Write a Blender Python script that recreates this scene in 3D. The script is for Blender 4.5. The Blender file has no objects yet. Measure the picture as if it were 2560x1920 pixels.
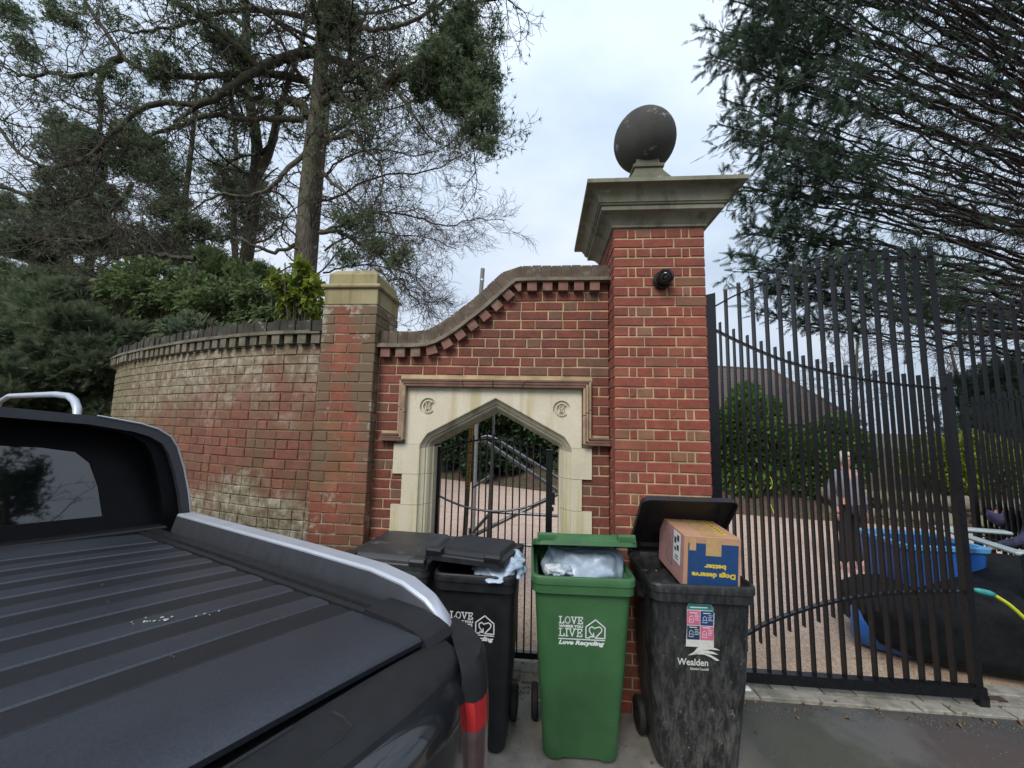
import bpy, math, random
import numpy as np
from math import sin, cos, pi, radians, sqrt
from mathutils import Matrix, Vector

S = bpy.context.scene
# ---------------------------------------------------------------- camera
cd = bpy.data.cameras.new('camera'); cam = bpy.data.objects.new('camera', cd)
S.collection.objects.link(cam); S.camera = cam
cd.sensor_width = 36.0; cd.lens = 36.0 * 950 / 2560; cd.clip_start = 0.05; cd.clip_end = 2000

def cam_matrix(yaw, pitch, roll, loc):
    y, p, r = map(radians, (yaw, pitch, roll))
    fwd = Vector((-sin(y) * cos(p), cos(y) * cos(p), sin(p)))
    right = Vector((cos(y), sin(y), 0)); up = right.cross(fwd)
    r2 = right * cos(r) + up * sin(r); u2 = up * cos(r) - right * sin(r)
    m = Matrix((r2, u2, -fwd)).transposed().to_4x4(); m.translation = loc
    return m
cam.matrix_world = cam_matrix(4.5, 6.0, 1.24, Vector((0, -3.0, 1.9)))
# ---------------------------------------------------------------- world, sun, exposure
SUN_EL, SUN_AZ = 42, 200
S.view_settings.view_transform = 'Standard'; S.view_settings.look = 'None'
S.view_settings.gamma = 1; S.view_settings.use_curve_mapping = False
S.view_settings.exposure = 0.80
W = bpy.data.worlds.new('World'); S.world = W; W.use_nodes = True
wn = W.node_tree.nodes; wl = W.node_tree.links; wn.clear()
def wnode(t, **k):
    n = wn.new(t)
    for a, b in k.items(): setattr(n, a, b)
    return n
sky = wnode('ShaderNodeTexSky', sky_type='NISHITA', sun_disc=False, sun_elevation=radians(SUN_EL), sun_rotation=radians(SUN_AZ), air_density=1.0, dust_density=3.0)
bg1 = wnode('ShaderNodeBackground'); bg1.inputs[1].default_value = 0.07
bg2 = wnode('ShaderNodeBackground'); bg2.inputs[1].default_value = 1.0
tc = wnode('ShaderNodeTexCoord'); mp = wnode('ShaderNodeMapping'); mp.inputs['Scale'].default_value = (1, 1, 2.0)
mp.inputs['Rotation'].default_value = (0.3, 0.5, 0.2)
nz = wnode('ShaderNodeTexNoise'); nz.inputs['Scale'].default_value = 1.9; nz.inputs['Detail'].default_value = 7; nz.inputs['Roughness'].default_value = .52
cr = wnode('ShaderNodeValToRGB')
cr.color_ramp.elements[0].position = .33; cr.color_ramp.elements[0].color = (.345, .42, .51, 1)
cr.color_ramp.elements[1].position = .68; cr.color_ramp.elements[1].color = (.53, .575, .645, 1)
e = cr.color_ramp.elements.new(.5); e.color = (.43, .495, .59, 1)
sep = wnode('ShaderNodeSeparateXYZ'); mr = wnode('ShaderNodeMapRange'); mr.inputs['From Min'].default_value = 0.0; mr.inputs['From Max'].default_value = 1.0
mr.inputs['To Min'].default_value = .86; mr.inputs['To Max'].default_value = 1.55
pw = wnode('ShaderNodeMath', operation='POWER'); pw.inputs[1].default_value = 1.6; pw.use_clamp = True
mx = wnode('ShaderNodeMixShader'); mx.inputs[0].default_value = .9
out = wnode('ShaderNodeOutputWorld')
wl.new(sky.outputs[0], bg1.inputs[0]); wl.new(tc.outputs['Generated'], mp.inputs[0]); wl.new(mp.outputs[0], nz.inputs['Vector'])
wl.new(nz.outputs[0], cr.inputs[0]); wl.new(cr.outputs[0], bg2.inputs[0])
wl.new(tc.outputs['Generated'], sep.inputs[0]); wl.new(sep.outputs[2], pw.inputs[0]); wl.new(pw.outputs[0], mr.inputs[0]); wl.new(mr.outputs[0], bg2.inputs[1])
wl.new(bg1.outputs[0], mx.inputs[1]); wl.new(bg2.outputs[0], mx.inputs[2]); wl.new(mx.outputs[0], out.inputs[0])
sd = bpy.data.lights.new('sun', 'SUN'); sd.energy = 1.5; sd.angle = radians(28); sd.color = (1, .97, .92)
sun = bpy.data.objects.new('sun', sd); S.collection.objects.link(sun)
az = radians(SUN_AZ); el = radians(SUN_EL)
sv = Vector((sin(az) * cos(el), cos(az) * cos(el), sin(el)))
sun.rotation_euler = sv.to_track_quat('Z', 'Y').to_euler()
sun.location = sv * 40

# ---------------------------------------------------------------- helpers: objects
OFF = {}
def link(o):
    S.collection.objects.link(o); return o
def thing(name, label, cat, loc=(0, 0, 0), group=None, mat=None):
    o = link(bpy.data.objects.new(name, None)); o.empty_display_size = .2
    if mat is not None: o.matrix_world = mat; OFF[o] = Vector((0, 0, 0))
    else: o.location = loc; OFF[o] = Vector(loc)
    o['label'] = label; o['category'] = cat
    if group: o['group'] = group
    return o
def tag(o, label=None, cat=None, group=None, kind=None):
    if label: o['label'] = label
    if cat: o['category'] = cat
    if group: o['group'] = group
    if kind: o['kind'] = kind
    return o
def mesh_np(name, v, faces=None, k=None, idx=None, mat=None, smooth=False):
    """fast mesh: v (N,3); idx flat loop verts, k verts per face (const)"""
    me = bpy.data.meshes.new(name)
    v = np.asarray(v, dtype=np.float32)
    me.vertices.add(len(v)); me.vertices.foreach_set('co', v.ravel())
    idx = np.asarray(idx, dtype=np.int32).ravel(); n = len(idx) // k
    me.loops.add(len(idx)); me.loops.foreach_set('vertex_index', idx)
    me.polygons.add(n); me.polygons.foreach_set('loop_start', np.arange(0, n * k, k, dtype=np.int32))
    me.polygons.foreach_set('loop_total', np.full(n, k, dtype=np.int32))
    if smooth: me.polygons.foreach_set('use_smooth', np.ones(n, dtype=bool))
    me.update(calc_edges=True)
    if mat: me.materials.append(mat)
    return me
def place(name, me, parent=None, loc=None):
    o = link(bpy.data.objects.new(name, me))
    if parent is not None:
        o.parent = parent; off = OFF[parent]
        if loc is None: o.location = -off if not parent.type == 'MESH' else Vector((0, 0, 0))
        else: o.location = Vector(loc) - off
        OFF[o] = off if parent.type != 'MESH' else OFF[parent]
    else:
        if loc is not None: o.location = loc
        OFF[o] = Vector((0, 0, 0))
    return o
class MB:
    def __init__(s): s.v = []; s.f = []
    def add(s, vs, fs, M=None):
        b = len(s.v)
        if M is not None: vs = [tuple(M @ Vector(p)) for p in vs]
        s.v += [tuple(p) for p in vs]; s.f += [[i + b for i in f] for f in fs]; return s
    def box(s, c, d, M=None, bev=0):
        x, y, z = [q / 2 for q in d]; b = bev
        if not bev:
            vs = [(i * x + c[0], j * y + c[1], k * z + c[2]) for i in (-1, 1) for j in (-1, 1) for k in (-1, 1)]
            fs = [(0, 1, 3, 2), (4, 6, 7, 5), (0, 4, 5, 1), (2, 3, 7, 6), (0, 2, 6, 4), (1, 5, 7, 3)]
            return s.add(vs, fs, M)
        # chamfered box
        vs = []; ix = {}
        for i in (-1, 1):
            for j in (-1, 1):
                for k in (-1, 1):
                    for a in range(3):
                        p = [i * x, j * y, k * z]
                        for q in range(3):
                            if q != a: p[q] -= (i, j, k)[q] * b
                        ix[(i, j, k, a)] = len(vs); vs.append((p[0] + c[0], p[1] + c[1], p[2] + c[2]))
        fs = []
        for a in range(3):
            o = [q for q in range(3) if q != a]
            for sg in (-1, 1):
                q = []
                for (m, n) in ((-1, -1), (1, -1), (1, 1), (-1, 1)):
                    t = [0, 0, 0]; t[a] = sg; t[o[0]] = m; t[o[1]] = n; q.append(ix[(*t, a)])
                fs.append(q if (sg > 0) == (a != 1) else q[::-1])
        for a in range(3):
            o = [q for q in range(3) if q != a]
            for m in (-1, 1):
                for n in (-1, 1):
                    t0 = [0, 0, 0]; t0[o[0]] = m; t0[o[1]] = n; t1 = list(t0); t0[a] = -1; t1[a] = 1
                    fs.append([ix[(*t0, o[0])], ix[(*t1, o[0])], ix[(*t1, o[1])], ix[(*t0, o[1])]])
        for i in (-1, 1):
            for j in (-1, 1):
                for k in (-1, 1): fs.append([ix[(i, j, k, 0)], ix[(i, j, k, 1)], ix[(i, j, k, 2)]])
        return s.add(vs, fs, M)
    def loft(s, rings, closed=True, cap0=False, cap1=False, M=None, loop=False):
        n = len(rings[0]); vs = [p for r in rings for p in r]; fs = []
        m = len(rings)
        for a in range(m if loop else m - 1):
            b = (a + 1) % m
            for i in range(n if closed else n - 1):
                j = (i + 1) % n
                fs.append((a * n + i, a * n + j, b * n + j, b * n + i))
        if cap0: fs.append(tuple(range(n))[::-1])
        if cap1: fs.append(tuple((m - 1) * n + i for i in range(n)))
        return s.add(vs, fs, M)
    def tube(s, pts, r, k=8, cap=True, M=None):
        pts = [Vector(p) for p in pts]; rs = r if hasattr(r, '__len__') else [r] * len(pts)
        rings = []; up = Vector((0.13, .07, 1)).normalized()
        for i, p in enumerate(pts):
            d = (pts[min(i + 1, len(pts) - 1)] - pts[max(i - 1, 0)]).normalized()
            a = d.cross(up)
            if a.length < .15: a = d.cross(Vector((1, 0, 0)))
            a.normalize(); b = d.cross(a).normalized()
            rings.append([tuple(p + (a * cos(2 * pi * q / k) + b * sin(2 * pi * q / k)) * rs[i]) for q in range(k)])
        return s.loft(rings, True, cap, cap, M)
    def lathe(s, prof, c=(0, 0, 0), k=24, M=None, ax='z'):
        rings = []
        for (r, h) in prof:
            rg = []
            for q in range(k):
                a = 2 * pi * q / k
                p = (r * cos(a), r * sin(a), h)
                if ax == 'y': p = (r * cos(a), h, r * sin(a))
                if ax == 'x': p = (h, r * cos(a), r * sin(a))
                rg.append((p[0] + c[0], p[1] + c[1], p[2] + c[2]))
            rings.append(rg)
        return s.loft(rings, True, True, True, M)
    def prism(s, poly, a, b, ax='y', M=None):
        """poly: list of 2D points; extruded along ax from a to b"""
        def P(p, t):
            return {'y': (p[0], t, p[1]), 'x': (t, p[0], p[1]), 'z': (p[0], p[1], t)}[ax]
        n = len(poly); vs = [P(p, a) for p in poly] + [P(p, b) for p in poly]
        fs = [tuple(range(n)), tuple(range(2 * n - 1, n - 1, -1))] + [(i, i + n, (i + 1) % n + n, (i + 1) % n) for i in range(n)]
        return s.add(vs, fs, M)
    def build(s, name, mat, parent=None, smooth=False, angle=None):
        me = bpy.data.meshes.new(name)
        me.from_pydata(s.v, [], s.f); me.update()
        import bmesh
        bm = bmesh.new(); bm.from_mesh(me); bmesh.ops.recalc_face_normals(bm, faces=bm.faces); bm.to_mesh(me); bm.free()
        if mat: me.materials.append(mat)
        if smooth:
            for p in me.polygons: p.use_smooth = True
            if angle is not None:
                try: me.set_sharp_from_angle(angle=radians(angle))
                except Exception: pass
        return place(name, me, parent)
def rrect(w, d, r, n=4, cx=0, cy=0):
    """rounded rectangle ccw list of 2D"""
    o = []
    for (sx, sy, a0) in ((1, 1, 0), (-1, 1, 90), (-1, -1, 180), (1, -1, 270)):
        for i in range(n + 1):
            a = radians(a0 + 90 * i / n)
            o.append((cx + sx * (w / 2 - r) + r * cos(a), cy + sy * (d / 2 - r) + r * sin(a)))
    return o
def interp(pts, x):
    for (a, b), (c, d) in zip(pts, pts[1:]):
        if x <= c: return b + (d - b) * max(0, (x - a)) / (c - a)
    return pts[-1][1]
def catmull(P, n=6):
    P = [Vector(p) for p in P]; out = []
    for i in range(len(P) - 1):
        p0 = P[max(i - 1, 0)]; p1 = P[i]; p2 = P[i + 1]; p3 = P[min(i + 2, len(P) - 1)]
        for k in range(n):
            t = k / n
            out.append(.5 * ((2 * p1) + (p2 - p0) * t + (2 * p0 - 5 * p1 + 4 * p2 - p3) * t * t + (3 * p1 - p0 - 3 * p2 + p3) * t ** 3))
    out.append(P[-1]); return out
# ---------------------------------------------------------------- helpers: materials
class MT:
    def __init__(s, name):
        s.m = bpy.data.materials.new(name); s.m.use_nodes = True; s.t = s.m.node_tree; s.N = s.t.nodes; s.L = s.t.links
        s.b = s.N['Principled BSDF']; s.pos = None
    def n(s, t, ins=None, **k):
        q = s.N.new(t)
        for a, b in k.items(): setattr(q, a, b)
        for a, b in (ins or {}).items():
            if hasattr(b, 'is_linked') or isinstance(b, bpy.types.NodeSocket): s.L.new(b, q.inputs[a])
            else: q.inputs[a].default_value = b
        return q
    def P(s, obj=False):
        if obj: return s.n('ShaderNodeTexCoord').outputs['Object']
        if s.pos is None: s.pos = s.n('ShaderNodeNewGeometry').outputs['Position']
        return s.pos
    def noise(s, scale, detail=4, rough=.55, vec=None, stretch=None, obj=False, dist=0):
        v = vec or s.P(obj)
        if stretch: v = s.n('ShaderNodeMapping', {'Vector': v, 'Scale': stretch}).outputs[0]
        return s.n('ShaderNodeTexNoise', {'Vector': v, 'Scale': scale, 'Detail': detail, 'Roughness': rough, 'Distortion': dist}).outputs[0]
    def ramp(s, fac, stops):
        r = s.n('ShaderNodeValToRGB', {'Fac': fac}); e = r.color_ramp.elements
        while len(e) < len(stops): e.new(.5)
        for q, (p, c) in zip(e, stops):
            q.position = p; q.color = (*c, 1) if hasattr(c, '__len__') else (c, c, c, 1)
        return r.outputs[0]
    def mix(s, fac, a, b, mode='MIX'):
        q = s.n('ShaderNodeMix', data_type='RGBA', blend_type=mode)
        for i, v in ((0, fac), (6, a), (7, b)):
            if isinstance(v, bpy.types.NodeSocket): s.L.new(v, q.inputs[i])
            elif hasattr(v, '__len__'): q.inputs[i].default_value = (*v, 1)
            else: q.inputs[i].default_value = v
        return q.outputs[2]
    def math(s, op, a, b=0., clamp=False):
        q = s.n('ShaderNodeMath', operation=op, use_clamp=clamp)
        for i, v in ((0, a), (1, b)):
            if isinstance(v, bpy.types.NodeSocket): s.L.new(v, q.inputs[i])
            else: q.inputs[i].default_value = v
        return q.outputs[0]
    def z(s, a, b):
        q = s.n('ShaderNodeSeparateXYZ', {0: s.P()})
        return s.n('ShaderNodeMapRange', {0: q.outputs[2], 1: a, 2: b}).outputs[0]
    def base(s, c):
        if isinstance(c, bpy.types.NodeSocket): s.L.new(c, s.b.inputs['Base Color'])
        else: s.b.inputs['Base Color'].default_value = (*c, 1)
        return s
    def rough(s, r):
        if isinstance(r, bpy.types.NodeSocket): s.L.new(r, s.b.inputs['Roughness'])
        else: s.b.inputs['Roughness'].default_value = r
        return s
    def bump(s, h, strength=.3, dist=.01):
        q = s.n('ShaderNodeBump', {'Height': h, 'Strength': strength, 'Distance': dist}); s.L.new(q.outputs[0], s.b.inputs['Normal']); return s
    def set(s, **k):
        for a, b in k.items():
            s.b.inputs[a.replace('_', ' ')].default_value = b
        return s
    def rnd(s): return s.n('ShaderNodeObjectInfo').outputs['Random']
    def attr(s, name='rnd'): return s.n('ShaderNodeAttribute', attribute_name=name).outputs['Fac']
def plain(name, col, rough=.6, metal=0., var=.25, scale=20, bump=.05, bscale=120, bd=.002, spec=.5, obj=True, coat=0, dirt=None):
    m = MT(name); n = m.noise(scale, 5, obj=obj)
    c = m.mix(m.ramp(n, [(.3, 0.), (.7, 1.)]), [q * (1 - var) for q in col], [min(1, q * (1 + var)) for q in col])
    if dirt: c = m.mix(m.ramp(m.noise(dirt[1], 6, .65, obj=obj), [(dirt[2], 0.), (dirt[2] + .15, 1.)]), c, dirt[0])
    m.base(c).rough(m.math('ADD', m.math('MULTIPLY', m.noise(scale * 2, 3, obj=obj), .25), rough - .12, True))
    m.set(Metallic=metal); m.b.inputs['Specular IOR Level'].default_value = spec; m.b.inputs['Coat Weight'].default_value = coat
    if bump: m.bump(m.noise(bscale, 4, obj=obj), bump, bd)
    return m.m

def brick_mat(name, stops, stuff=False, old=0, lime=None, bright=1.0):
    m = MT(name)
    r = m.attr() if stuff else m.rnd()
    c = m.ramp(r, [(p, [q * bright for q in col]) for p, col in stops])
    n = m.noise(38, 6, .65); c = m.mix(m.ramp(n, [(.3, 0.), (.75, .5)]), c, [q * bright for q in (.30, .15, .10)], 'MIX')
    n2 = m.noise(9, 5, .6); c = m.mix(m.ramp(n2, [(.4, .25), (.62, 0.)]), c, (.05, .035, .03))
    gr = m.noise(1.5, 8, .7, stretch=(1, 1, .55)); c = m.mix(m.ramp(gr, [(.48, 0.), (.68, .5)]), c, (.075, .05, .038))
    ef = m.noise(11, 7, .75); c = m.mix(m.ramp(ef, [(.62, 0.), (.72, .35)]), c, (.34, .25, .18))
    if old:
        al = m.ramp(m.noise(2.6, 7, .62), [(.46, 0.), (.6, 1.)])
        c = m.mix(m.math('MULTIPLY', al, .42), c, (.135, .115, .055))
    if lime == 'wall':
        # pale lime bloom: a band near the top and a patch low on the wall
        sx = m.n('ShaderNodeSeparateXYZ', {0: m.P()})
        nn = m.noise(1.7, 8, .66); n3 = m.noise(6.5, 6, .7)
        zz = m.math('ADD', sx.outputs[2], m.math('MULTIPLY', m.math('SUBTRACT', nn, .5), 1.5))
        zz = m.math('ADD', zz, m.math('MULTIPLY', m.math('SUBTRACT', n3, .5), .5))
        xx = m.math('MULTIPLY', m.math('ADD', sx.outputs[0], 1.9), -.13)
        top = m.n('ShaderNodeMapRange', {0: m.math('ADD', zz, xx), 1: 2.0, 2: 2.42}).outputs[0]
        low = m.n('ShaderNodeMapRange', {0: zz, 1: 1.42, 2: 1.22}).outputs[0]
        k = m.math('MAXIMUM', m.math('MULTIPLY', top, .85), low); k = m.math('MAXIMUM', k, m.math('MULTIPLY', m.ramp(m.noise(5, 8, .75), [(.60, 0.), (.68, 1.)]), .5))
        per = m.math('GREATER_THAN', r, .22)
        k = m.math('MULTIPLY', k, m.math('ADD', m.math('MULTIPLY', per, .30), .62), True)
        lc = m.ramp(m.noise(14, 5, .7), [(.36, (.145, .12, .07)), (.5, (.25, .22, .15)), (.62, (.42, .385, .31))])
        c = m.mix(k, c, lc)
        far = m.n('ShaderNodeMapRange', {0: sx.outputs[0], 1: -3.3, 2: -5.2}).outputs[0]
        c = m.mix(m.math('MULTIPLY', far, .55), c, (.115, .105, .045))
    if lime == 'pier':
        k = m.ramp(m.noise(5.5, 8, .7), [(.56, 0.), (.63, 1.)])
        sx = m.n('ShaderNodeSeparateXYZ', {0: m.P()})
        hi = m.n('ShaderNodeMapRange', {0: sx.outputs[2], 1: 1.30, 2: 1.6}).outputs[0]
        gx = m.math('ABSOLUTE', m.math('ADD', sx.outputs[0], 1.60)); edge = m.n('ShaderNodeMapRange', {0: gx, 1: .06, 2: .2, 3: -.08, 4: .16}).outputs[0]
        grn = m.ramp(m.math('ADD', m.noise(3.4, 7, .65), edge), [(.44, 0.), (.54, 1.)])
        c = m.mix(m.math('MULTIPLY', m.math('MULTIPLY', grn, hi), .8), c, (.15, .112, .068))
        c = m.mix(m.math('MULTIPLY', k, .7), c, (.40, .38, .33))
    m.base(c).rough(.88); m.b.inputs['Specular IOR Level'].default_value = .3
    m.bump(m.math('ADD', m.noise(70, 6, .7), m.noise(22, 3)), .45, .006)
    return m.m
RED = [(0, (.150, .028, .023)), (.3, (.185, .038, .029)), (.6, (.215, .052, .036)), (.8, (.18, .052, .038)), (.93, (.155, .078, .050)), (1, (.18, .095, .060))]
PRED = [(0, (.235, .043, .032)), (.35, (.30, .062, .042)), (.62, (.265, .050, .040)), (.8, (.33, .082, .052)), (.9, (.23, .10, .060)), (1, (.29, .14, .085))]
OLD = [(0, (.165, .052, .034)), (.35, (.20, .062, .038)), (.7, (.175, .066, .044)), (1, (.22, .088, .054))]
PIER = [(0, (.22, .055, .030)), (.35, (.28, .078, .040)), (.7, (.23, .062, .036)), (1, (.33, .115, .062))]
M = {}
M['brick_wall'] = brick_mat('red_brick', RED); M['brick_wall_s'] = brick_mat('red_brick_joined', RED, True)
M['brick_pillar'] = brick_mat('orange_red_brick', PRED); M['brick_pillar_s'] = brick_mat('orange_red_brick_joined', PRED, True)
M['brick_old'] = brick_mat('weathered_brick', OLD, old=1, lime='wall'); M['brick_old_s'] = brick_mat('weathered_brick_joined', OLD, True, 1, 'wall')
M['brick_pier'] = brick_mat('stained_brick', PIER, old=1, lime='pier'); M['brick_pier_s'] = brick_mat('stained_brick_joined', PIER, True, 1, 'pier')
M['mortar'] = plain('buff_mortar', (.43, .315, .18), .9, var=.3, scale=9, bump=.3, bscale=150, obj=False)
M['mortar_old'] = brick_mat('grey_mortar', [(0, (.20, .135, .095)), (1, (.27, .20, .14))], False, 1, 'wall')
M['coping'] = plain('coping_brick', (.105, .076, .055), .9, var=.4, scale=12, bump=.5, bscale=70, bd=.005, obj=False, dirt=((.19, .17, .12), 14, .55))
M['coping_old'] = plain('mossy_coping_brick', (.04, .035, .026), .95, var=.5, scale=9, bump=.6, bscale=60, bd=.008, obj=False, dirt=((.27, .32, .25), 9, .6))
M['dentil_old'] = plain('grey_dentil_brick', (.145, .125, .092), .95, var=.45, scale=9, bump=.5, bscale=60, bd=.006, obj=False, dirt=((.10, .095, .05), 6, .5))
M['dentil'] = plain('dentil_brick', (.20, .095, .072), .9, var=.35, scale=7, bump=.4, bscale=70, bd=.004, obj=False, dirt=((.23, .20, .15), 5, .52))
M['tile'] = plain('clay_tile', (.19, .155, .115), .9, var=.3, scale=10, bump=.3, bscale=80, obj=False, dirt=((.09, .08, .05), 11, .55))
M['label_tile'] = plain('brown_moulding_tile', (.145, .078, .052), .8, var=.35, scale=10, bump=.3, bscale=80, obj=False)
M['label_side'] = plain('buff_moulding_tile', (.34, .235, .15), .8, var=.35, scale=10, bump=.3, bscale=80, obj=False)

def stone_mat(name, a, b, stain, smooth_sc=3., streak=True, green=None, lich=None, zdark=None):
    m = MT(name)
    c = m.mix(m.ramp(m.noise(smooth_sc, 6), [(.3, 0.), (.7, 1.)]), a, b)
    c = m.mix(m.ramp(m.noise(45, 5, .7), [(.4, .0), (.8, .35)]), c, [q * .7 for q in a])
    if streak:
        st = m.noise(4, 6, .6, stretch=(2.6, 2.6, .16)); c = m.mix(m.ramp(st, [(.5, 0.), (.66, .75)]), c, stain)
    if green: c = m.mix(m.ramp(m.noise(2.2, 6, .6), [(.45, 0.), (.65, .7)]), c, green)
    if lich: c = m.mix(m.ramp(m.noise(lich[1], 5, .6), [(lich[2], 0.), (lich[2] + .05, 1.)]), c, lich[0])
    m.base(c).rough(.86); m.b.inputs['Specular IOR Level'].default_value = .25
    m.bump(m.math('ADD', m.noise(120, 4, .7), m.noise(16, 4)), .25, .004); return m.m
M['stone'] = stone_mat('cream_limestone', (.60, .53, .39), (.71, .65, .52), (.46, .38, .20))
M['stone_mould'] = stone_mat('greyed_limestone', (.38, .33, .235), (.50, .45, .34), (.22, .19, .11))
M['stone_jamb'] = stone_mat('stained_limestone', (.56, .50, .36), (.66, .60, .46), (.42, .37, .17))
M['stone_pier'] = stone_mat('ochre_stone', (.26, .22, .11), (.36, .31, .175), (.16, .14, .06))
M['stone_cap'] = stone_mat('mossy_stone', (.19, .182, .135), (.29, .28, .21), (.10, .10, .065), green=(.16, .17, .10), lich=((.31, .31, .27), 16, .66))
M['stone_ped'] = stone_mat('dark_mossy_stone', (.10, .098, .07), (.17, .165, .12), (.06, .06, .04), green=(.09, .10, .055), lich=((.3, .3, .26), 18, .64))
M['stone_ball'] = stone_mat('dark_lichened_stone', (.050, .049, .045), (.085, .082, .074), (.045, .045, .035), streak=False, lich=((.20, .20, .185), 6.5, .57))
M['black_metal'] = plain('black_painted_steel', (.006, .0065, .008), .30, var=.3, scale=30, bump=.05, bscale=200, bd=.001, spec=.5)
M['galv'] = plain('galvanised_steel', (.42, .42, .42), .38, 1.0, var=.2, scale=14, bump=.05)
M['blackpl'] = plain('black_plastic', (.012, .0125, .015), .48, var=.35, scale=10, bump=.15, bscale=240, bd=.001, spec=.4, dirt=((.05, .05, .05), 9, .64))
M['blackpl2'] = plain('dusty_black_plastic', (.028, .029, .031), .5, var=.3, scale=10, bump=.15, bscale=240, bd=.001, dirt=((.16, .155, .145), 7, .6))
M['greenpl'] = plain('green_plastic', (.042, .130, .046), .48, var=.18, scale=4, bump=.12, bscale=260, bd=.001, dirt=((.085, .15, .075), 9, .62))
def dirty():
    m = MT('scuffed_black_plastic'); v = m.n('ShaderNodeMapping', {'Vector': m.P(True), 'Scale': (3.2, 3.2, .7)}).outputs[0]
    k = m.ramp(m.noise(9, 9, .8, vec=v, dist=.2), [(.44, 0.), (.72, 1.)])
    g = m.n('ShaderNodeSeparateXYZ', {0: m.P(True)}); low = m.n('ShaderNodeMapRange', {0: g.outputs[2], 1: .95, 2: .25, 3: .25, 4: 1.}).outputs[0]
    c = m.mix(m.math('MULTIPLY', k, low), (.012, .013, .015), (.14, .133, .12))
    k2 = m.ramp(m.noise(26, 6, .7, obj=True), [(.6, 0.), (.68, .6)]); c = m.mix(m.math('MULTIPLY', k2, low), c, (.26, .245, .22))
    m.base(c).rough(m.math('ADD', m.math('MULTIPLY', k, .4), .38)); m.bump(m.noise(40, 5, obj=True), .2, .003); return m.m
M['dirtypl'] = dirty()
def rubbish(name, col, tr=.0):
    m = MT(name); n = m.noise(9, 3, .5, obj=True, dist=2.0)
    m.base(m.mix(m.ramp(n, [(.35, 0.), (.65, 1.)]), col, [min(1, q * 1.35) for q in col])).rough(.28)
    m.bump(m.n('ShaderNodeTexVoronoi', {'Vector': m.n('ShaderNodeMapping', {'Vector': m.P(True), 'Scale': (1, 1, .5)}).outputs[0], 'Scale': 17.}, feature='SMOOTH_F1').outputs[0], .7, .02); return m.m
M['bag'] = rubbish('white_bin_bag', (.38, .46, .56)); M['bag_clear'] = rubbish('pale_blue_bag', (.36, .43, .49))
M['white'] = plain('white_print', (.78, .8, .8), .5, var=.04, bump=0)
M['grit'] = plain('grey_grit', (.12, .115, .105), .9, var=.5, scale=40, bump=0)
M['offwhite'] = plain('aged_white_print', (.66, .66, .60), .6, var=.12, scale=60, bump=0)
M['card'] = plain('brown_cardboard', (.46, .255, .15), .8, var=.1, scale=12, bump=.1, bscale=90)
M['card_pink'] = plain('pink_printed_cardboard', (.43, .24, .22), .8, var=.1, scale=12, bump=.1, bscale=90)
M['blue'] = plain('blue_print', (.012, .055, .17), .55, var=.1, bump=0)
M['yellow'] = plain('yellow_print', (.65, .50, .05), .55, var=.08, bump=0)
M['tape'] = plain('parcel_tape', (.50, .32, .15), .3, var=.1, bump=0)
M['teal'] = plain('teal_print', (.03, .26, .25), .5, var=.15, bump=0)
M['pipe'] = plain('weathered_grey_pipe', (.16, .16, .15), .6, var=.2)
M['pink'] = plain('pink_print', (.62, .16, .26), .5, var=.15, bump=0)
M['navy'] = plain('navy_print', (.018, .045, .10), .5, var=.15, bump=0)
M['red_print'] = plain('faded_red_print', (.42, .09, .10), .5, var=.2, bump=0)
M['ink'] = plain('dark_ink', (.06, .035, .05), .6, var=.1, bump=0)
M['rubber'] = plain('black_rubber', (.012, .012, .012), .75, var=.3, bump=.2)
M['bark'] = None
def bark(name, a, b, sc=9, st=(3., 3., .35), moss=None):
    m = MT(name); v = m.n('ShaderNodeMapping', {'Vector': m.P(), 'Scale': st}).outputs[0]
    n = m.noise(sc, 7, .7, vec=v); c = m.mix(m.ramp(n, [(.35, 0.), (.65, 1.)]), a, b)
    if moss: c = m.mix(m.ramp(m.noise(1.6, 5), [(.5, 0.), (.64, .7)]), c, moss)
    m.base(c).rough(.95); m.b.inputs['Specular IOR Level'].default_value = .15; m.bump(n, 1., .05); return m.m
M['bark'] = bark('conifer_bark', (.062, .052, .042), (.20, .175, .145), moss=(.14, .15, .07))
M['bark_dark'] = bark('dark_limb_bark', (.045, .042, .034), (.115, .105, .082), 14, (2, 2, 1.2), moss=(.075, .09, .04))
M['bark_red'] = bark('cedar_bark', (.030, .027, .026), (.078, .068, .062), 10, (2, 2, 1))
M['twig'] = bark('bare_twig', (.10, .065, .055), (.19, .13, .11), 6, (1, 1, 1))
M['twig_dark'] = bark('dark_twig', (.055, .046, .038), (.12, .10, .08), 6, (1, 1, 1))
def leafmat(name, a, b, c3=None, tr=.25, rough=.55, sc=1.2):
    m = MT(name)
    n = m.noise(sc, 5, .6); c = m.mix(m.ramp(n, [(.36, 0.), (.64, 1.)]), a, b)
    n2 = m.noise(sc * 9, 3); c = m.mix(m.ramp(n2, [(.4, 0.), (.72, .6)]), c, c3 or [q * 1.5 for q in b])
    m.base(c).rough(rough); m.b.inputs['Specular IOR Level'].default_value = .3
    t = m.n('ShaderNodeBsdfTranslucent', {'Color': c}); mixs = m.n('ShaderNodeMixShader', {0: tr})
    o = [q for q in m.N if q.type == 'OUTPUT_MATERIAL'][0]
    m.L.new(m.b.outputs[0], mixs.inputs[1]); m.L.new(t.outputs[0], mixs.inputs[2]); m.L.new(mixs.outputs[0], o.inputs[0]); return m.m
M['leaf_con'] = leafmat('conifer_foliage', (.095, .135, .075), (.155, .195, .11), tr=.5)
M['leaf_pale'] = leafmat('grey_green_foliage', (.085, .115, .068), (.16, .195, .12), tr=.5)
M['leaf_blue'] = leafmat('cedar_foliage', (.032, .058, .038), (.062, .098, .058), tr=.45)
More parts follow.
